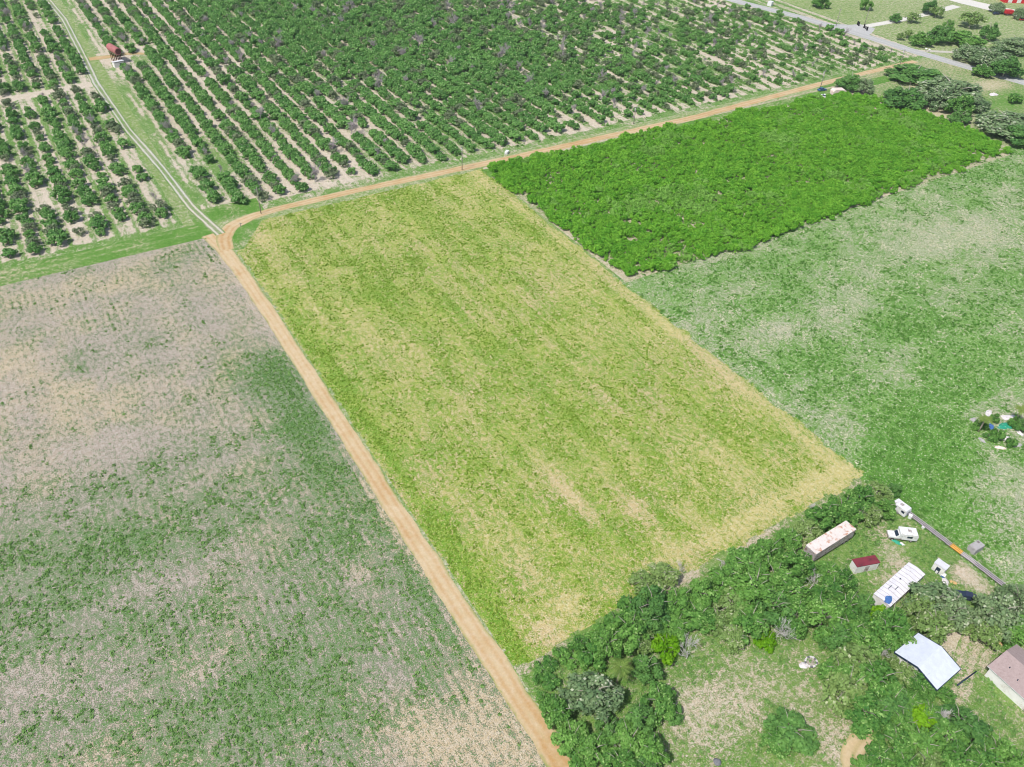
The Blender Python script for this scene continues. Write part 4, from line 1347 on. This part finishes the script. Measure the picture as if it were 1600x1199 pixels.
# ------------------------------------------------------------------ small things in the yard
def thing_box(name, px, py, sx, sy, h, mat, label, cat, rz=0.0, lid=None):
    p = G(px, py)
    t = empty(name, (p.x, p.y, 0), rz, label, cat)
    MB().box(-sx / 2, sx / 2, -sy / 2, sy / 2, 0, h).build('body', mat, t)
    MB().box(-sx / 2 - .03, sx / 2 + .03, -sy / 2 - .03, sy / 2 + .03, h, h + .07).build('lid', lid or mat, t)
    return t


def barrel(px, py, mat, label, r=.32, h=.9):
    p = G(px, py)
    t = empty('barrel', (p.x, p.y, 0), 0, label, 'barrel')
    MB().tube([(0, 0, 0), (0, 0, h * .3), (0, 0, h * .7), (0, 0, h)], [r * .94, r, r, r * .94], 14).build('drum', mat, t)
    MB().tube([(0, 0, h), (0, 0, h + .03)], r * .85, 14).build('lid', m_darktrim, t)


thing_box('chest_freezer', 1421, 809, .9, .7, .8, m_white, 'small white chest standing below the camper trailer', 'box', .4)
thing_box('crate', 1442, 825, .6, .6, .5, m_tinwhite, 'small pale crate on the grass beside the grey rails', 'crate', .2)
barrel(1461, 891, m_teal, 'teal barrel by the door of the small white shed')
barrel(1463, 895, m_white, 'white barrel below the small white shed')
thing_box('cooler', 1473, 901, 1.0, .8, .6, m_blue, 'light blue cooler box near the litter below the small shed', 'box', .3, m_white)
for px, py, sx, sy, mt, lab in ((1477, 909, 2.0, 1.2, m_litter, 'white heap of sheeting below the light blue cooler'), (1490, 911, 1.6, .9, m_ply, 'orange brown heap of boards right of the white sheeting'),
                                (1402, 848, 2.6, 1.0, m_teal, 'teal tarp crumpled behind the white camper truck'), (1408, 850, 1.4, .7, m_litter, 'white scrap lying on the teal tarp by the truck'),
                                (1255, 1040, 1.2, 1.6, m_litter, 'white heap of rubbish in the sandy clearing'), (1466, 1068, 2.6, .9, m_litter, 'white junk heap along the lower wall of the barn'),
                                (1562, 1005, 1.1, .7, m_ply, 'tan board heap beyond the corner of the brown roof'), (1556, 1013, 1.2, .8, m_litter, 'pale heap on the ground at the brown roof corner'),
                                (1546, 646, 3.2, 1.4, m_litter, 'pale pink heap at the back of the junk pile'), (1578, 653, 4.2, 2.0, m_litter, 'large white sheet draped over the back of the junk pile'),
                                (1549, 667, 2.2, 1.4, m_blue, 'blue tarp bundle between the palm and teal tarp'), (1574, 666, 5.0, 2.4, m_teal, 'large teal green tarp in the middle of the junk pile'),
                                (1572, 685, 3.0, 1.4, m_litter, 'white heap on the sand in front of the teal tarp'), (1522, 657, 1.8, 1.8, m_block, 'grey rubble heap at the left rim of the junk pile'),
                                (1534, 688, 2.4, 1.0, m_block, 'pale grey rubble below the leaning palm trunk'), (1563, 700, 2.6, 1.0, m_tan, 'pinkish sand heap in front of the junk pile'),
                                (1592, 696, 1.6, 1.2, m_block, 'grey rubble heap at the right end of the junk pile'), (1593, 677, 2.0, 1.2, m_litter, 'white litter heap at the right of the teal tarp')):
    p = G(px, py)
    crumple('heap' if 'tarp' not in lab or 'white' in lab[:6] else 'tarp', (p.x, p.y, .02), sx, sy, .45, mt, lab, 'heap', int(px * 7 + py), random.uniform(0, 3))
# tyre ring
p = G(1267, 1035)
t = empty('fire_ring', (p.x, p.y, 0), 0, 'round ring of pale stones around brown ash in the clearing', 'fire ring')
for k in range(14):
    a2 = k * 2 * math.pi / 14
    MB().box(-.22, .22, -.16, .16, 0, .3, Matrix.Translation((math.cos(a2) * 1.2, math.sin(a2) * 1.0, 0)) @ Matrix.Rotation(a2 + 1.57, 4, 'Z')).build('stone', m_litter if k % 3 else m_stone, t)
MB().tube([(0, 0, .03), (0, 0, .1)], .85, 14).build('ash', m_bark, t)
# fallen pole beside the barn
p, q = G(1495, 1072), G(1525, 1050)
o = MB().tube([(p.x, p.y, .18), ((p.x + q.x) / 2, (p.y + q.y) / 2, .25), (q.x, q.y, .18)], [.16, .15, .12], 8).build('log', m_darktrim, None, True)
tag(o, 'long dark pole lying on the track right of the barn', 'log')
for px, py, s, lab in ((860, 1077, .8, 'dark grey boulder in the weeds by the road corner'), (1120, 1192, .9, 'grey boulder at the bottom edge of the clearing')):
    p = G(px, py)
    gg = np.random.default_rng(int(px))
    mb = MB()
    mb.tube([(0, 0, -.05), (.05, 0, s * .3), (0, .05, s * .6), (0, 0, s * .7)], [s * .7, s * .8, s * .5, s * .15], 9)
    o = mb.build('boulder', m_stone)
    for vv in o.data.vertices:
        vv.co.x *= 1 + gg.uniform(-.15, .15)
        vv.co.y *= 1 + gg.uniform(-.15, .15)
    o.location = (p.x, p.y, 0)
    tag(o, lab, 'boulder')

# ------------------------------------------------------------------ tank and pump house in the orchard
b = G(183, 96)
a = R(104)
t = empty('water_tank', (b.x, b.y, 0), a, 'rusty pink cylindrical tank on a timber stand in the orchard', 'tank')
r, hl, zc = 1.7, 4.2, 5.7
MB().tube([(-hl - .25, 0, zc), (-hl, 0, zc), (hl, 0, zc)], [r * .8, r, r], 22).build('drum', m_rusttank, t, False)
MB().tube([(hl + .003, 0, zc), (hl + .05, 0, zc)], r * .97, 22).build('end_plate', m_rustdark, t)
MB().tube([(-hl - .3, 0, zc), (-hl - .253, 0, zc)], r * .76, 22).build('end_plate', m_rustdark, t)
for x in (-2.8, -1, 1, 2.8):
    for s in (-1, 1):
        MB().box(x - .12, x + .12, s * 1.2 - .12, s * 1.2 + .12, 0, 4.0).build('leg', m_rustdark, t)
    MB().box(x - .14, x + .14, -1.7, 1.7, 4.0, 4.25).build('cradle', m_wood, t)
for s in (-1, 1):
    MB().box(-3.4, 3.4, s * 1.33, s * 1.33 + .1, 1.2, 1.4).build('brace', m_wood, t)
p = G(186, 104)
t = empty('pump_house', (p.x, p.y, 0), R(10), 'little white pump house with a dark doorway below the rusty tank', 'shed')
MB().box(-2.3, 2.3, -1.4, 1.4, 0, 2.2).build('wall', m_whitewall, t)
MB().prism([(-1.6, 2.2), (1.6, 2.65), (1.6, 2.75), (-1.6, 2.3)], -2.5, 2.5).build('roof', m_white, t).rotation_euler = (0, 0, -math.pi / 2)
MB().box(.2, 1.5, -1.45, -1.402, .1, 1.8).build('door', m_glass, t)
p = G(195.5, 108)
t = empty('pump', (p.x, p.y, 0), .3, 'small white pump with a pipe beside the pump house', 'pump')
MB().box(-.7, .7, -.4, .4, 0, .9).build('body', m_white, t)
MB().tube([(.7, 0, .5), (2.2, .2, .5), (2.2, .2, .05)], .12, 8).build('pipe', m_darktrim, t)
p = G(792, 240)
t = empty('pump', (p.x, p.y, 0), .6, 'small white pump box at the orchard row end beside the dirt road', 'pump')
MB().box(-1.0, 1.0, -.6, .6, 0, 1.1).build('body', m_white, t)
MB().tube([(-1.0, 0, .6), (-2.0, 0, .6), (-2.0, 0, .05)], .14, 8).build('pipe', m_white, t)


# ------------------------------------------------------------------ poles
def pole(px, py, h, mat, label, transformer=True, group=None):
    p = G(px, py)
    t = empty('utility_pole', (p.x, p.y, 0), R(90), label, 'utility pole', group)
    MB().tube([(0, 0, -.05), (0, 0, h)], [.17, .11], 8).build('post', mat, t, True)
    MB().box(-.06, .06, -1.0, 1.0, h - .8, h - .66).build('crossarm', mat, t)
    for y in (-.85, 0, .85):
        MB().tube([(0, y, h - .66 if y else h), (0, y, (h - .66 if y else h) + .22)], .06, 6).build('insulator', m_white, t)
    if transformer:
        MB().tube([(.3, 0, h - 2.0), (.3, 0, h - 1.1)], .24, 10).build('transformer', m_tinwhite, t)
    return t


m_pole = paint('pole timber', lin(150, 144, 138), .9, lin(120, 112, 104), 3)
pole(408, 334, 10, m_pole, 'grey utility pole at the bend of the dirt road', False)
pole(722, 266, 10, m_pole, 'grey utility pole beside the dirt road at the field corner')
pole(990, 194, 8, m_pole, 'pale utility pole on the orchard side of the dirt road')
pole(1281, 140, 9.5, m_pole, 'pale utility pole by the white vehicle behind the grove')
pole(1406, 101, 8, m_pole, 'pale utility pole where the dirt road meets the paved road')
pole(1306, 41, 10, m_pole, 'pale pole on the far side of the paved road', False)
pole(1351, 38, 10, m_pole, 'thin pale pole behind the driveway gate', False)
p = G(376, 354)
t = empty('fence_post', (p.x, p.y, 0), 0, 'short dark post on the grass corner at the road bend', 'post')
MB().tube([(0, 0, -.05), (0, 0, 1.4)], .12, 8).build('post', m_bark, t)
MB().box(-.6, .6, -.05, .05, .95, 1.1).build('rail', m_bark, t)

# driveway gate wings
for px, py, ln, lab in ((1340.5, 40, 2.0, 'short black gate wing at the left of the driveway'), (1352, 46, 5.0, 'longer black gate wing at the right of the driveway')):
    p = G(px, py)
    t = empty('gate_wing', (p.x, p.y, 0), R(60), lab, 'gate')
    for x in (-ln / 2, ln / 2):
        MB().box(x - .3, x + .3, -.3, .3, 0, 2.2).build('pier', m_black, t)
    for z in (.4, .9, 1.4):
        MB().box(-ln / 2 + .3, ln / 2 - .3, -.07, .07, z, z + .3).build('rail', m_black, t)
for px, py, lab in ((1446, 80, 'white mailbox on the verge across the paved road'), (1451, 81.5, 'second white mailbox right of the first by the paved road')):
    p = G(px, py)
    t = empty('mailbox', (p.x, p.y, 0), .4, lab, 'mailbox')
    MB().box(-.08, .08, -.08, .08, 0, 1.1).build('post', m_wood, t)
    MB().prism([(-.28, 1.1), (.28, 1.1), (.28, 1.45), (.15, 1.62), (-.15, 1.62), (-.28, 1.45)], -.5, .5).build('box', m_white, t)

# camp of vehicles behind the grove
p = G(1308, 149)
t = empty('covered_trailer', (p.x, p.y, 0), R(-20), 'pale pink canvas covered trailer behind the bright green grove', 'trailer')
MB().prism([(-3.4, .6), (3.4, .6), (3.5, 2.4), (2.4, 3.1), (-2.6, 3.2), (-3.5, 2.3)], -1.6, 1.6).build('cover', m_tan, t)
for x in (-1.6, 1.6):
    for s in (-1, 1):
        wheel(t, x, s * 1.4, .4, .25)
MB().box(-3.0, 3.0, -1.3, 1.3, .4, .58).build('chassis', m_rustdark, t)
p = G(1290, 153)
car((p.x, p.y, 0), R(-60), m_white, 'white car parked between the grove and the covered trailer', 5.0, 1.9)
p = G(1284, 142)
car((p.x, p.y, 0), R(-10), paint('blue car paint', lin(60, 100, 140), .3, spec=.5), 'blue car behind the white car by the utility pole', 4.5, 1.8)
p = G(1297, 158)
thing_box('storage_tote', 1297, 158, 1.6, 1.4, 1.2, m_tinwhite, 'white tote box in front of the white car at the grove edge', 'box', .5)

# buildings at the top right corner
p = G(1598, 8)
t = empty('red_barn', (p.x + 14, p.y + 6, 0), R(-32), 'red walled building with a large white roof in the top corner', 'building')
MB().box(-20, 20, -9, 9, 0, 5).build('wall', m_red, t)
MB().prism([(-9.8, 4.95), (0, 8), (9.8, 4.95), (9.8, 5.15), (0, 8.2), (-9.8, 5.15)], -20.8, 20.8).build('roof', m_white, t).rotation_euler = (0, 0, -math.pi / 2)
for x in (-16, -10, 2, 9):
    MB().box(x - 1.4, x + 1.4, -9.06, -9.003, .2, 3.6).build('door', m_white, t)
p = G(1576, 24)
t = empty('red_truck', (p.x, p.y, 0), R(-25), 'red truck parked in front of the red and white building', 'truck')
MB().box(-3.2, 3.2, -1.2, 1.2, .6, 1.3).build('chassis', m_rustdark, t)
MB().box(-3.2, 1.4, -1.25, 1.25, 1.3, 3.2).build('box_body', m_red, t)
MB().prism([(1.5, 1.3), (3.3, 1.3), (3.3, 1.9), (2.7, 2.7), (1.5, 2.75)], -1.15, 1.15).build('cab', m_red, t)
for x in (-2, 2.2):
    for s in (-1, 1):
        wheel(t, x, s * 1.1, .45, .3)
p = G(1597, 32)
car((p.x, p.y, 0), R(-20), m_red, 'red car at the right edge in front of the red building')
p = G(1556, 23)
car((p.x, p.y, 0), R(-20), m_navy, 'dark blue car parked left of the red truck')
p = G(1203, 9)
thing_box('white_hut', 1203, 9, 3.5, 2.6, 2.4, m_white, 'small white hut beside the paved road at the top edge', 'hut', .4)
p = G(1552, 148)
crumple('heap', (p.x, p.y, .02), 5, 3, .8, m_litter, 'white heap on the grass behind the large oaks', 'heap', 77)
p = G(1484, 57)
crumple('heap', (p.x, p.y, .02), 5, 3, .9, m_block, 'grey blue heap under the trees across the paved road', 'heap', 78)

# ------------------------------------------------------------------ thin summer haze
hz = bpy.data.materials.new('haze')
hz.use_nodes = True
t_ = hz.node_tree
t_.nodes.remove(t_.nodes['Principled BSDF'])
pv = t_.nodes.new('ShaderNodeVolumePrincipled')
pv.inputs['Color'].default_value = (.86, .93, 1.0, 1)
pv.inputs['Density'].default_value = .00007
t_.links.new(pv.outputs[0], t_.nodes['Material Output'].inputs['Volume'])
o = MB().box(-1600, 2600, -1000, 3200, -1.5, 160).build('haze', hz)
o['kind'] = 'stuff'
